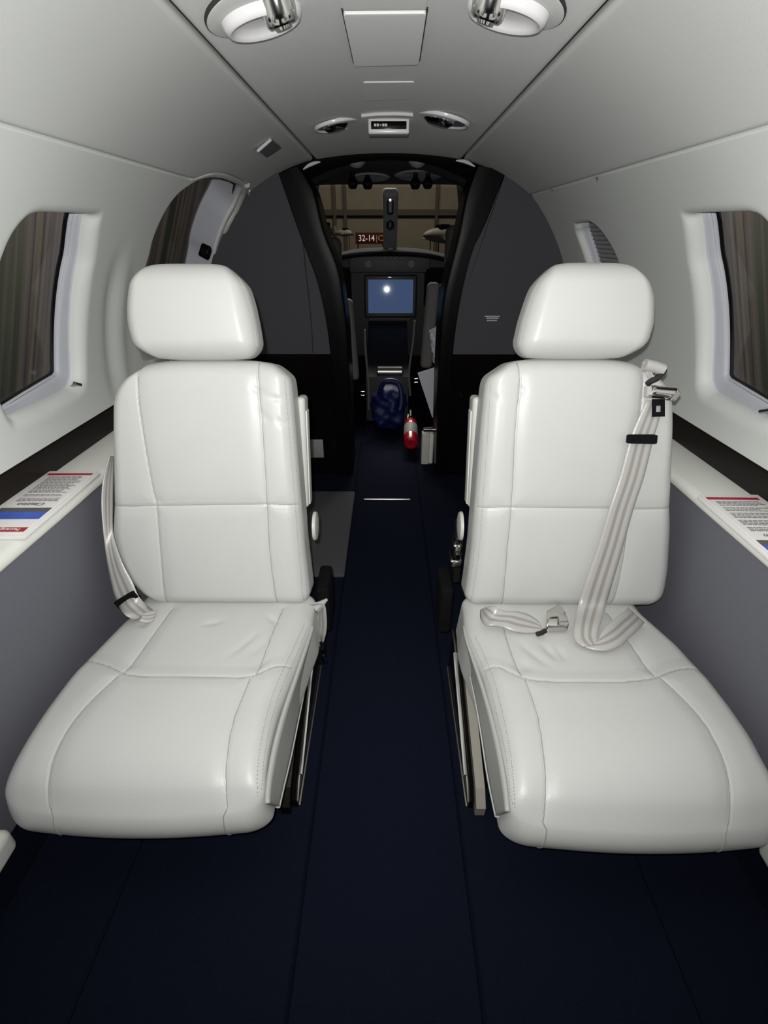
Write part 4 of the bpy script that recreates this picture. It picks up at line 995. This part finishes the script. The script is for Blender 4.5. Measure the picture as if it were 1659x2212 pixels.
e, fr_, q, Vn, Fc = plate('cabin_sign', ((782, 243), (892, 241), (884, 288), (796, 289)), 0.006, 'small chrome framed black cabin sign in the ceiling', 'sign', None)

fx_, fy_ = fr_.to_3x3() @ Vector((1, 0, 0)), None
ys_ = Psurf(840, 256)[1]; pa, pb = P(795, 258, y=ys_), P(884, 289, y=ys_); pw, ph_ = pb[0] - pa[0], pa[2] - pb[2]
pcm = Matrix.Translation(((pa[0] + pb[0]) / 2, ys_, (pa[2] + pb[2]) / 2))
mb = MB(); mb.rbox((pw, 0.05, ph_ + 0.01), 0.005, (0, 0.025, 0.005), k=3); mb.build('frame', M['bowl'], e, M=pcm)
mb = MB(); mb.rbox((pw * 0.86, 0.004, ph_ * 0.56), 0.0015, (0, -0.001, ph_ * 0.10)); f_ = mb.build('display', M['gloss'], e, M=pcm)
mb = MB()
for i in range(5): mb.rbox((0.006 if i != 2 else 0.004, 0.001, 0.006 if i != 2 else 0.003), 0.0003, (-pw * 0.33 + i * 0.0075, -0.0035, ph_ * 0.10), k=1)
mb.build('lettering', M['white_ink'], f_, M=pcm, smooth=False)
# pull lip of the sign hood
pts = [Psurf(u, v)[0] - np.array([0, 0, 0.004]) for u, v in ((781, 246), (810, 243), (838, 242), (866, 242), (892, 244))]
mb = MB(); mb.tube(cr(pts, 20), 0.004, 8); mb.build('hood_lip', M['bowl'], e)
# small grey speaker plate on the left upper panel
e, fr_, q, Vn, Fc = plate('wall_vent', ((552, 318), (583, 297), (606, 316), (574, 337)), 0.006, 'small square grey vent on the upper left panel near the divider', 'vent', None)
mesh('vent_plate', Vn, Fc, mat('vent_mauve_grey', (0.16, 0.15, 0.155), 0.7), e, M=fr_)
mb = MB(); mb.tube([tuple(Vector((q[0].x, q[0].y, 0.006))), tuple(Vector((q[1].x, q[1].y, 0.006)))], 0.004, 8); mb.build('edge_strip', M['bowl'], e, M=fr_)
# ================================================================== COCKPIT
def ck(phi, t):
    a = math.radians(phi); e = 1 - 0.68 * float(sstep(0.15, 0.9, t)); c_, s_ = math.cos(a), math.sin(a)
    return 0.700 * math.copysign(abs(c_) ** e, c_), CZ + (0.655 - 0.015 * t) * math.copysign(abs(s_) ** e, s_)
YC0, YC1 = 2.295, 3.14
def shell(name, p0, p1, n, foot=False):
    rows = []
    for t in np.linspace(0, 1, 12):
        Y = YC0 + (YC1 - YC0) * t; row = [(ck(p, t)[0], Y, ck(p, t)[1]) for p in np.linspace(p0, p1, n)]
        if foot: row.append((row[-1][0], Y, 0.0))
        rows.append(row)
    V, Fc = grid(rows); struct(mesh(name, V, Fc, M['cockpit']))
shell('ceiling_cockpit', 38, 142, 50); shell('wall_cockpit_left', 142, 200, 24, True); shell('wall_cockpit_right', 38, -20, 24, True)
struct(mesh('wall_front', [(-0.75, 3.52, 0), (0.75, 3.52, 0), (0.75, 3.52, 0.86), (-0.75, 3.52, 0.86)], [(0, 1, 2, 3)], M['black_soft'], smooth=False))
for s_ in (-1, 1): struct(mesh('wall_cockpit_side', [(s_ * 0.66, YC1, 0), (s_ * 0.66, 3.52, 0), (s_ * 0.66, 3.52, 0.86), (s_ * 0.66, YC1, 0.86)], [(0, 1, 2, 3)], M['black_soft'], smooth=False))
# header: dark ring closing the gap between cabin ceiling and cockpit roof
rows = []
for p in np.linspace(30, 150, 50):
    a = math.radians(p); pp = p if p <= 90 else 180 - p
    s1 = S(pp, YB, 1 if p <= 90 else -1, 0.03); x, z = ck(p, 0.0)
    q2 = S(pp, YB, 1 if p <= 90 else -1, 0.0)
    rows.append([(s1[0], YB + 0.004, s1[2]), (q2[0], YB + 0.004, q2[2] - 0.004), (q2[0] * 0.985, YB + 0.02, q2[2] - 0.012), (x, YC0 + 0.02, z)])
V, Fc = grid(rows); struct(mesh('trim_9', V, Fc, M['black_soft']))
# windshield: two panes leaning back, centre post, side frames
YW0, YW1 = 3.62, 3.10      # foot and head of the windshield
def wsp(u, v): # windshield plane
    o = np.array([0, YW0, 0.86]); d = np.array([0, YW1 - YW0, 0.40]); n = np.cross(np.array([1, 0, 0]), d); return Ppl(u, v, o, n)
foot = [wsp(u, 548) for u in (670, 825, 848, 1005)]; head = [wsp(u, 404) for u in (640, 825, 848, 1035)]
for i, (f1, f2, h1, h2) in enumerate(((foot[0], foot[1], head[0], head[1]), (foot[2], foot[3], head[2], head[3]))):
    o = mesh('window_%d' % (4 + i), [f1, f2, h2, h1], [(0, 1, 2, 3)], M['glass_front'], smooth=False); struct(o)
# roof edge and overhead console above the windshield
c0 = wsp(660, 405); c1 = wsp(1015, 405)
V, Fc = rbox((1.2, 0.30, 0.05), 0.02, k=3, n=(10, 2, 1)); zc = c0[2] + 0.03
V[:, 2] += 0.03 * (1 - (V[:, 0] / 0.6) ** 2) ; V += np.array([0, c0[1] - 0.14, zc]); struct(mesh('trim_20', V, Fc, M['cockpit']))
# centre post
mb = MB(); a, b = wsp(843, 412), wsp(843, 552)
mb.add(*rbox((0.085, 0.05, float(np.linalg.norm(a - b))), 0.02, k=3, n=2), M=Matrix.Translation(Vector(tuple((a + b) / 2 - np.array([0, 0.03, 0])))) @ Matrix.Rotation(math.atan2(a[1] - b[1], a[2] - b[2]) * -1, 4, 'X'))
struct(mb.build('trim_10', M['cockpit_light']))
# compass hung on the post
pc = wsp(843, 440) - np.array([0, 0.075, 0.0]); e = empty('compass', tuple(pc), 'narrow black magnetic compass on the windshield centre post', 'compass')
mb = MB(); mb.rbox((0.038, 0.03, 0.11), 0.012, tuple(pc), k=3); mb.build('housing', M['black'], e)
mb = MB(); mb.rbox((0.022, 0.006, 0.045), 0.003, tuple(pc + np.array([0, -0.015, 0.025]))); mb.build('face', M['chrome'], e)
mb = MB(); mb.lathe([(0, 0.02), (0.022, 0.014), (0.026, 0.0), (0.022, -0.02), (0, -0.03)], 18, M=Matrix.Translation(Vector(tuple(pc + np.array([0, 0.0, -0.10]))))); mb.build('lower_bulb', M['black'], e)
# side window pillars
for s, u in ((-1, 676), (1, 1000)):
    a, b = wsp(u - s * -6 * 0, 400), wsp(u - s * -8, 556); mb = MB(); mb.tube([a, b], 0.035, 10); struct(mb.build('trim_11' if s < 0 else 'trim_12', M['cockpit']))
# sun visors and black air nozzles under the roof edge
for u, v, w, lab in ((800, 383, 0.20, 'grey oval sun visor left of the windshield post'), (905, 379, 0.25, 'grey oval sun visor right of the windshield post')):
    p = P(u, v, y=2.55); w *= 0.85; rows = []
    e = empty('sun_visor', tuple(p), lab, 'sun visor', 'cockpit sun visors')
    V, Fc = lathe([(0, 0.004), (w * 0.46, 0.004), (w * 0.5, 0.0), (w * 0.46, -0.004), (0, -0.004)], 36)
    V = [(x, y_ * 0.55, z) for x, y_, z in V]; mesh('visor_plate', V, Fc, M['visor'], e, M=Matrix.Translation(Vector(tuple(p))) @ Matrix.Rotation(math.radians(-14), 4, 'X'), autosm=30)
    mb = MB(); mb.tube([p + np.array([0, 0.02, 0.0]), p + np.array([0, 0.05, 0.05])], 0.006, 8); mb.build('visor_arm', M['black'], e)
for u, v, lab in ((762, 397, 'black air nozzle, farthest left under the cockpit roof'), (794, 398, 'black air nozzle, second from the left under the cockpit roof'), (897, 398, 'black air nozzle, third from the left under the cockpit roof'), (924, 397, 'black air nozzle, farthest right under the cockpit roof')):
    p = P(u, v, y=2.52); e = empty('air_nozzle', tuple(p), lab, 'air vent', 'cockpit air nozzles')
    Mx = Matrix.Translation(Vector(tuple(p))) @ Matrix.Scale(0.85, 4)
    mb = MB(); mb.lathe([(0, -0.022), (0.014, -0.022), (0.022, -0.014), (0.026, 0.0), (0.022, 0.016), (0.012, 0.03), (0.012, 0.05)], 20, M=Mx); b_ = mb.build('ball', M['gloss'], e)
    mb = MB(); mb.lathe([(0.024, -0.004), (0.0275, 0.0), (0.024, 0.004)], 20, M=Mx); mb.build('ring', M['black'], e)
for u, lab in ((770, 'left dim map light lump in the dark header arch'), (902, 'right dim map light lump in the dark header arch')):
    p = P(u, 346, y=2.30); V, Fc = lathe([(0, -0.026), (0.02, -0.022), (0.034, -0.008), (0.036, 0.01)], 20)
    tag(mesh('map_light', V, Fc, M['cockpit_light'], M=Matrix.Translation(Vector(tuple(p)))), lab, 'light', 'map lights')
# instrument panel with glareshield and the big centre display
YP = 3.40
pn = empty('instrument_panel', (0, YP + 0.1, 0.05), 'dark cockpit instrument panel with a centre display painted with a blue reflected sheen', 'instrument panel')
mb = MB()
gs = [P(u, v, y=YP - 0.10) for u, v in ((700, 560), (760, 545), (838, 541), (920, 545), (985, 560))]
prof = cr([(g_[0], g_[2]) for g_ in gs], 24)
rows = [[(x, YP - 0.10, z - 0.03), (x, YP - 0.115, z - 0.012), (x, YP - 0.09, z), (x, YP + 0.25, z + 0.01)] for x, z in [(-0.62, prof[0][1] - 0.05)] + [tuple(q_) for q_ in prof] + [(0.62, prof[-1][1] - 0.05)]]
V, Fc = grid(rows); mesh('glareshield', V, Fc, M['black_soft'], pn)
V, Fc = rbox((1.16, 0.03, 0.60), 0.01, k=2, n=2); V += np.array([0, YP + 0.03, 0.57]); mesh('panel_face', V, Fc, mat('panel_charcoal', (0.022, 0.024, 0.026), 0.6), pn)
# upper row: autopilot control unit with knobs
p = P(842, 566, y=YP - 0.02); mb = MB(); mb.rbox((0.50, 0.03, 0.10), 0.006, (p[0], YP + 0.0, p[2] - 0.01)); cu = mb.build('control_unit', mat('unit_grey', (0.03, 0.033, 0.035), 0.5), pn)
for i, u in enumerate((810, 824, 839, 852, 865, 878)):
    p = P(u, 553 if i not in (1, 2, 3, 4) else 558, y=YP - 0.03); mb = MB(); mb.lathe([(0, -0.02), (0.010, -0.02), (0.012, -0.014), (0.012, 0.01)], 14, M=Matrix.Translation(Vector(tuple(p))) @ Matrix.Rotation(-PI / 2, 4, 'X')); mb.build('knob', M['pilot_side'], cu)
for u in (796, 888):
    p = P(u, 570, y=YP - 0.02); mb = MB(); mb.lathe([(0, -0.012), (0.022, -0.012), (0.024, 0.004)], 18, M=Matrix.Translation(Vector(tuple(p))) @ Matrix.Rotation(-PI / 2, 4, 'X')); mb.build('dial', M['cockpit_light'], cu)
p = P(843, 543, y=YP - 0.06); mb = MB(); mb.rbox((0.03, 0.02, 0.04), 0.004, tuple(p)); mb.build('annunciator', M['cockpit_light'], pn)
# centre display, tilted slightly back
q = [P(u, v, y=YP - 0.02) for u, v in ((794, 604), (892, 604), (892, 676), (796, 676))]
dc = (q[0] + q[2]) / 2; dw, dh = q[1][0] - q[0][0], q[0][2] - q[3][2]
Md = Matrix.Translation(Vector(tuple(dc))) @ Matrix.Rotation(math.radians(-5.2), 4, 'X') @ Matrix.Rotation(math.radians(0.0), 4, 'Z')
mb = MB(); mb.rbox((dw + 0.05, 0.04, dh + 0.055), 0.010, (0, 0.022, 0)); fr2 = mb.build('display_bezel', M['black'], pn, M=Md)
mb = MB(); mb.rbox((dw, 0.004, dh), 0.001, (0, 0.0, 0), k=1); mb.build('display_screen', M['screen'], fr2, M=Md, smooth=False)
p = P(842, 599, y=YP - 0.03); mb = MB(); mb.rbox((0.034, 0.012, 0.010), 0.003, tuple(p)); mb.build('display_latch', M['chrome'], fr2)
# side displays, switched off
for x in (-0.36, 0.36):
    mb = MB(); mb.rbox((0.26, 0.03, 0.22), 0.008, (x, YP - 0.0, 0.70)); b_ = mb.build('side_display', M['black_soft'], pn)
p = P(842, 689, y=YP - 0.05); mb = MB(); mb.rbox((0.26, 0.012, 0.008), 0.003, tuple(p)); mb.build('shelf_edge', M['pilot_side'], pn)
# centre pedestal
pd = empty('center_pedestal', (0, 3.05, 0.0), 'black centre pedestal with throttle quadrant between the pilot seats', 'pedestal')
mb = MB(); mb.prism([(3.37, 0.50), (3.30, 0.46), (2.98, 0.30), (2.90, 0.26), (2.88, 0.0), (3.37, 0.0)], -0.125, 0.125, lambda a_, b_, d: (d, a_, b_)); mb.build('console', M['black'], pd, smooth=False)
for (u0, u1, v, y, nm) in ((821, 858, 747, 3.22, 'throttle_bar'), (819, 865, 790, 3.0, 'quadrant_edge')):
    a, b = P(u0, v, y=y), P(u1, v, y=y); mb = MB(); mb.tube([a, b], 0.006, 10); mb.build(nm, M['chrome'], pd)
p = P(842, 803, y=2.93); mb = MB(); V, Fc = lathe([(0.0, -0.075), (0.028, -0.075), (0.032, -0.07), (0.032, 0.07), (0.028, 0.075), (0.0, 0.075)], 20); mb.add(V, Fc, Matrix.Translation(Vector(tuple(p))) @ Matrix.Rotation(PI / 2, 4, 'Y')); mb.build('trim_wheel', M['steel'], pd)
for u in (814, 869):
    a, b = P(u, 785, y=3.02), P(u, 815, y=2.94); mb = MB(); mb.tube([a, b], 0.008, 8); mb.build('side_lever', M['steel'], pd)
for u in (775, 776):
    pass
# pilot seats
def pilot(side, spx, ypos, label, head_px):
    e = empty('pilot_seat', (side * 0.33, ypos, 0.0), label, 'seat', 'pilot seats')
    pts = [P(u, v, y=ypos) for u, v in spx]            # aisle-side bolster, seen end-on: top-left, top-right, bottom-right, bottom-left
    cz_top = pts[0][2]; cz_bot = pts[2][2]
    xt = (pts[0][0] + pts[1][0]) / 2; xb = (pts[2][0] + pts[3][0]) / 2; w = abs(pts[1][0] - pts[0][0])
    V, Fc = rbox((w, 0.07, cz_top - cz_bot), min(0.02, w * 0.4), k=4, n=(2, 2, 10)); tt = V[:, 2] / (cz_top - cz_bot) + 0.5
    V[:, 0] += xb + (xt - xb) * tt; V[:, 1] += ypos + 0.03 + 0.02 * tt; V[:, 2] += (cz_top + cz_bot) / 2
    mesh('side_bolster', V, Fc, M['pilot_side'], e)
    V, Fc = rbox((0.40, 0.10, cz_top - 0.26), 0.03, k=4, n=(4, 2, 6)); tt = V[:, 2] / (cz_top - 0.26) + 0.5
    V[:, 0] += (xt + side * (0.20 + w / 2)) ; V[:, 1] += ypos + 0.07; V[:, 2] += (cz_top + 0.26) / 2; mesh('backrest', V, Fc, M['black_soft'], e)
    V, Fc = rbox((0.42, 0.44, 0.14), 0.04, k=4, n=(4, 4, 2)); V += np.array([xb + side * 0.22, ypos + 0.27, 0.24]); mesh('seat_cushion', V, Fc, M['black_soft'], e)
    V, Fc = rbox((0.26, 0.09, 0.19), 0.035, k=4, n=3); h_ = P(*head_px, y=ypos + 0.03); V += np.array([h_[0] + side * 0.13, ypos + 0.05, h_[2]]); mesh('headrest', V, Fc, M['cockpit'], e)
    mb = MB(); mb.rbox((0.30, 0.30, 0.17), 0.01, (xb + side * 0.24, ypos + 0.25, 0.087)); mb.build('seat_base', M['black'], e)
    pp = [P(u, v, y=ypos + 0.12) for u, v in ((788, 712), (790, 760), (796, 830), (797, 885))] if side < 0 else [P(u, v, y=ypos + 0.12) for u, v in ((896, 692), (892, 740), (884, 800), (886, 855))]
    mb = MB(); mb.tube(cr(pp, 20), 0.006, 8); mb.build('edge_piping', M['pilot_side'], e)
    bx_ = (783, 850) if side < 0 else (899, 822)
    for dv in (-4, 4):
        p = P(bx_[0], bx_[1] + dv, y=ypos + 0.02); mb = MB(); mb.rbox((0.024, 0.012, 0.006), 0.002, tuple(p)); mb.build('belt_fitting', M['chrome'], e)
    return e
pilot(-1, ((737, 648), (760, 648), (773, 822), (757, 826)), 2.66, 'pilot seat on the left of the cockpit with grey bolster edge', (738, 560))
pilot(1, ((925, 612), (952, 612), (930, 796), (912, 796)), 2.66, 'pilot seat on the right of the cockpit with grey bolster edge', (962, 535))
# left seat's small chrome lever
a, b = P(732, 620, y=2.9), P(748, 640, y=2.85); mb = MB(); mb.tube([a, b], 0.007, 8); e = empty('control_yoke', tuple(b), 'slim lever sticking up behind the left pilot seat', 'lever'); mb.build('stem', M['pilot_side'], e)
mb = MB(); V, Fc = lathe([(0, -0.011), (0.008, -0.008), (0.011, 0), (0.008, 0.008), (0, 0.011)], 12); mb.add(V, Fc, Matrix.Translation(Vector(tuple(a)))); mb.build('tip', M['chrome'], e)
# right seat's shiny bag of paper: crumpled foil-like bundle
pts = [P(u, v, y=2.55) for u, v in ((938, 708), (930, 716), (934, 740), (938, 765), (940, 780))]
V, Fc = ribbon([P(u, v, y=2.52) for u, v in ((928, 714), (930, 735), (934, 760), (938, 782))], [P(u, v, y=2.50) for u, v in ((946, 704), (946, 735), (946, 760), (943, 784))], 0.012, 24)
V = [np.array(p) + np.array([0.004 * math.sin(i * 1.7), 0.01 * math.sin(i * 2.3), 0.004 * math.cos(i * 1.1)]) for i, p in enumerate(V)]
tag(mesh('plastic_bag', V, Fc, M['white_plastic']), 'crumpled clear plastic bag hanging by the right pilot seat', 'bag')
# blue nylon bag on the floor before the pedestal
bc = P(840, 885, y=2.70); V, Fc = rbox((0.20, 0.18, 0.25), 0.085, k=10, n=8); Vn = []
for x, y, z in V:
    k = 1 + 0.08 * math.sin(54 * x + 27 * z) + 0.07 * math.sin(32 * z + 40 * y) + 0.07 * math.sin(70 * x - 45 * z + 1) + 0.04 * math.sin(110 * z + 60 * x)
    Vn.append((x * k * (0.92 + 0.5 * (0.125 - z) * 0.6), y * k, z))
e = empty('duffel_bag', (bc[0], 2.72, 0.0), 'crumpled blue nylon bag on the floor before the pedestal', 'bag')
mesh('body', [(x + bc[0], y + 2.74, z + 0.128) for x, y, z in Vn], Fc, M['blue_cloth'], e)
mb = MB(); mb.tube(cr([(bc[0] - 0.05, 2.70, 0.23), (bc[0] - 0.02, 2.68, 0.29), (bc[0] + 0.05, 2.68, 0.28), (bc[0] + 0.07, 2.66, 0.20), (bc[0] + 0.06, 2.64, 0.14)], 24), 0.014, 10); mb.build('strap', M['blue_cloth'], e)
# fire extinguisher lying with its base towards the cabin
a = P(888, 960, y=2.33); e = empty('fire_extinguisher', (a[0], 2.45, 0.0), 'red fire extinguisher lying on the floor, base towards the cabin', 'fire extinguisher')
ax = np.array([0.006, 0.27, 0.06]); L_ = np.linalg.norm(ax); zd = Vector(tuple(ax / L_)); Me = Matrix.Translation(Vector((a[0], 2.33, max(a[2], 0.038)))) @ zd.to_track_quat('Z', 'Y').to_matrix().to_4x4()
mb = MB(); mb.lathe([(0, 0.004), (0.026, 0.0), (0.034, 0.008), (0.036, 0.02), (0.0355, 0.07), (0.0355, 0.16), (0.036, 0.17), (0.034, 0.20), (0.022, 0.225), (0.014, 0.235), (0.0, 0.236)], 28, M=Me); mb.build('cylinder', M['red'], e)
mb = MB(); mb.lathe([(0.0355, 0.069), (0.0365, 0.072), (0.0365, 0.158), (0.0355, 0.161)], 28, M=Me); mb.build('label_band', M['sticker'], e)
mb = MB(); mb.lathe([(0.013, 0.232), (0.013, 0.262), (0.0, 0.264)], 16, M=Me); mb.rbox((0.014, 0.012, 0.07), 0.004, (0.0, 0.018, 0.27), M=Me); mb.build('valve', M['black'], e)
mb = MB(); mb.rbox((0.010, 0.006, 0.09), 0.002, (0.012, -0.022, 0.285), M=Me); mb.build('lever', M['steel'], e)
# white board leaning by the right post
q = [P(u, v, y=2.40) for u, v in ((902, 806), (941, 793), (938, 905), (933, 900))]
n2 = np.array([0, 0.004, 0]); V = q + [p + n2 for p in q]
tag(mesh('clipboard', V, [(0, 1, 2, 3), (4, 5, 6, 7)] + [(i, (i + 1) % 4, 4 + (i + 1) % 4, 4 + i) for i in range(4)], M['white_plastic'], smooth=False), 'white wedge-shaped board sticking out beside the right cabinet post', 'board')
# white upright box and chrome roller at the foot of the right post
p = P(926, 1003, z=0.0); wb = empty('document_box', (p[0], 2.22, 0.0), 'narrow white box standing at the foot of the right cabinet', 'box')
a = P(926, 938, y=2.22); hh = a[2]
mb = MB(); mb.rbox((0.036, 0.05, hh), 0.004, (a[0] - 0.012, 2.245, hh / 2)); mb.build('body', M['card_side'], wb)
mb = MB(); mb.rbox((0.022, 0.05, hh), 0.008, (a[0] + 0.016, 2.25, hh / 2)); mb.build('spine', M['ledge'], wb)
a, b = P(915, 928, y=2.20), P(943, 928, y=2.20); rl = empty('chrome_roller', tuple((a + b) / 2), 'small chrome bar lying on the narrow white box', 'bar')
mb = MB(); mb.tube([a, b], 0.011, 14); mb.build('bar', M['chrome'], rl)

# ================================================================== OUTSIDE: the hangar at night
FZ = -1.2
def quad(name, pts, m, kind='structure'):
    o = mesh(name, pts, [(0, 1, 2, 3)], m, smooth=False); o['kind'] = kind; return o
quad('ground', [(-30, -10, FZ), (30, -10, FZ), (30, 46, FZ), (-30, 46, FZ)], M['apron'])
quad('wall_hangar_front', [(-30, 45, FZ), (30, 45, FZ), (30, 45, 14), (-30, 45, 14)], M['hangar'])
quad('reflection_backdrop_left', [(-3.9, -10, FZ), (-3.9, 13, FZ), (-1.9, 13, 3.4), (-1.9, -10, 3.4)], M['streak'])  # added sloped backdrop that carries the painted pane reflections
quad('reflection_backdrop_right', [(3.9, -10, FZ), (3.9, 13, FZ), (1.9, 13, 3.4), (1.9, -10, 3.4)], M['streak'])  # matching made-up backdrop outside the right windows
mb = MB(); z = P(760, 459, y=44.8)[2]; mb.rbox((58, 0.3, 0.40), 0.01, (0, 44.8, z)); struct(mb.build('trim_13', M['hangar_beam'], smooth=False))
for i, u in enumerate((722, 745, 944)):
    x = P(u, 430, y=44.8)[0]; mb = MB(); mb.rbox((0.22, 0.3, 14), 0.01, (x, 44.7, 6.1)); struct(mb.build('trim_%d' % (14 + i), M['hangar_beam'], smooth=False))
# parked light aircraft seen through the windshield
def plane(u, v, y, s, yaw, label):
    c = P(u, v, y=y); e = empty('parked_aircraft', (c[0], y, FZ), label, 'aircraft', 'parked aircraft in the hangar')
    Mx = Matrix.Translation(Vector(tuple(c))) @ Matrix.Rotation(math.radians(yaw), 4, 'Z') @ Matrix.Scale(s, 4)
    mb = MB(); Mn = Mx @ Matrix.Rotation(PI / 2, 4, 'X'); 
    V, Fc = lathe([(0, 0.9), (0.10, 0.86), (0.22, 0.70), (0.36, 0.35), (0.46, -0.2), (0.52, -0.8), (0.50, -1.6), (0.34, -2.6), (0.14, -3.6), (0.0, -3.8)], 24); mb.add(V, Fc, Mn)
    mb.build('fuselage', M['aircraft_white'], e)
    mb = MB(); V, Fc = rbox((0.72, 1.0, 0.42), 0.16, k=4, n=2); mb.add(V + np.array([0, 0.7, 0.48]), Fc, Mx); mb.build('canopy', M['gloss'], e)
    mb = MB(); V, Fc = rbox((5.2, 0.8, 0.10), 0.04, k=3, n=2); mb.add(V + np.array([0, 0.9, -0.25]), Fc, Mx); mb.build('wing', M['aircraft_white'], e)
    mb = MB(); V, Fc = rbox((0.06, 0.6, 1.0), 0.025, k=2, n=2); mb.add(V + np.array([0, 3.5, 0.45]), Fc, Mx); mb.build('tail_fin', M['aircraft_white'], e)
    zb_ = (c[2] - FZ) / s
    for x, y_ in ((0, -0.3), (-0.9, 1.0), (0.9, 1.0)):
        mb = MB(); mb.add(*tube([(x, y_, -0.3), (x, y_, -zb_ + 0.12)], 0.035, 8), M=Mx); V, Fc = lathe([(0, -0.05), (0.10, -0.05), (0.12, 0), (0.10, 0.05), (0, 0.05)], 18); mb.add(V, Fc, Mx @ Matrix.Translation((x, y_, -zb_ + 0.125)) @ Matrix.Rotation(PI / 2, 4, 'Y')); mb.build('landing_gear', M['black'], e)
    return e
plane(708, 500, 24.0, 0.5, 24, 'white parked aircraft nose seen at the left edge of the windshield')
plane(938, 508, 32.0, 0.8, -62, 'dim white aircraft seen at the right of the windshield')
plane(752, 503, 40.0, 0.45, 40, 'small distant aircraft above the red runway sign')
# runway sign: 32-14 and C
c = P(803, 516, y=36.0); sc_ = 13.0 / 1.08
sg = empty('runway_sign', (c[0], 36.05, FZ), 'dark red runway sign reading 32-14 C beyond the windshield', 'sign')
x0, x1 = P(768, 516, y=36.0)[0], P(832, 516, y=36.0)[0]; z0, z1 = P(800, 527, y=36.0)[2], P(800, 502, y=36.0)[2]
mb = MB(); mb.rbox((x1 - x0, 0.16, z1 - z0), 0.02, ((x0 + x1) / 2, 36.1, (z0 + z1) / 2)); mb.build('board', M['sign_red'], sg)
for x in (x0 + 0.15, x1 - 0.15):
    mb = MB(); mb.rbox((0.08, 0.08, z0 - FZ), 0.01, (x, 36.1, (z0 + FZ) / 2)); mb.build('post', M['black'], sg)
RX = Matrix.Rotation(PI / 2, 4, 'X')
a, b = P(775, 515, y=36.0), P(809, 515, y=36.0); hz = P(775, 507.5, y=36.0)[2] - P(775, 521, y=36.0)[2]
V, Fc = text_mesh('32-14', hz * 1.40, 0.01); V = np.array(V); V[:, 0] *= (b[0] - a[0]) / (V[:, 0].max() - V[:, 0].min()); V[:, 0] -= (V[:, 0].max() + V[:, 0].min()) / 2
mesh('lettering', V, Fc, M['sign_white'], sg, smooth=False, M=Matrix.Translation(((a[0] + b[0]) / 2, 36.0, a[2])) @ RX)
a, b = P(813, 515, y=36.0), P(828, 515, y=36.0)
V, Fc = text_mesh('|C', hz * 1.3, 0.01); V = np.array(V); V[:, 0] *= (b[0] - a[0]) / (V[:, 0].max() - V[:, 0].min()); V[:, 0] -= (V[:, 0].max() + V[:, 0].min()) / 2
mesh('letter_c', V, Fc, M['sign_yellow'], sg, smooth=False, M=Matrix.Translation(((a[0] + b[0]) / 2, 36.0, a[2])) @ RX)

# ================================================================== LIGHT
def spot(name, loc, aim, energy, angle, blend, size, color=(1, 1, 1)):
    l = bpy.data.lights.new(name, 'SPOT'); l.energy = energy; l.spot_size = math.radians(angle); l.spot_blend = blend; l.shadow_soft_size = size; l.color = color
    o = bpy.data.objects.new(name, l); col.objects.link(o); o.location = Vector(loc)
    o.rotation_euler = (Vector(aim) - Vector(loc)).to_track_quat('-Z', 'Y').to_euler(); return o
spot('phone_flash', (-0.012, -0.005, 1.012), (0.0, 1.0, 0.90), 42, 174, 1.0, 0.006, (1.0, 0.995, 0.985))
def area(name, loc, aim, energy, sx, sy, color):
    l = bpy.data.lights.new(name, 'AREA'); l.shape = 'RECTANGLE'; l.size = sx; l.size_y = sy; l.energy = energy; l.color = color
    o = bpy.data.objects.new(name, l); col.objects.link(o); o.location = Vector(loc)
    o.rotation_euler = (Vector(aim) - Vector(loc)).to_track_quat('-Z', 'Y').to_euler(); return o
area('unseen_hangar_fill', (0, 31, 11), (0, 45, 3), 680, 8, 3, (1.0, 0.93, 0.80))  # unseen lamp, put in to brighten the end wall
area('unseen_hangar_fill', (-0.4, 5, 3.3), (-3.2, 5.2, 0), 190, 0.3, 3, (1.0, 0.95, 0.88))  # unseen, added to light the left streaked backdrop
area('unseen_hangar_fill', (0.4, 5, 3.3), (3.2, 5.2, 0), 190, 0.3, 3, (1.0, 0.95, 0.88))  # unseen, added to light the right streaked backdrop
w = bpy.data.worlds.new('world'); scene.world = w; w.use_nodes = True
w.node_tree.nodes['Background'].inputs['Color'].default_value = (0.01, 0.011, 0.014, 1); w.node_tree.nodes['Background'].inputs['Strength'].default_value = 0.3

vs = scene.view_settings; scene.display_settings.display_device = 'sRGB'
vs.view_transform = 'Standard'; vs.look = 'None'; vs.exposure = 0.0; vs.gamma = 1.0; vs.use_curve_mapping = False
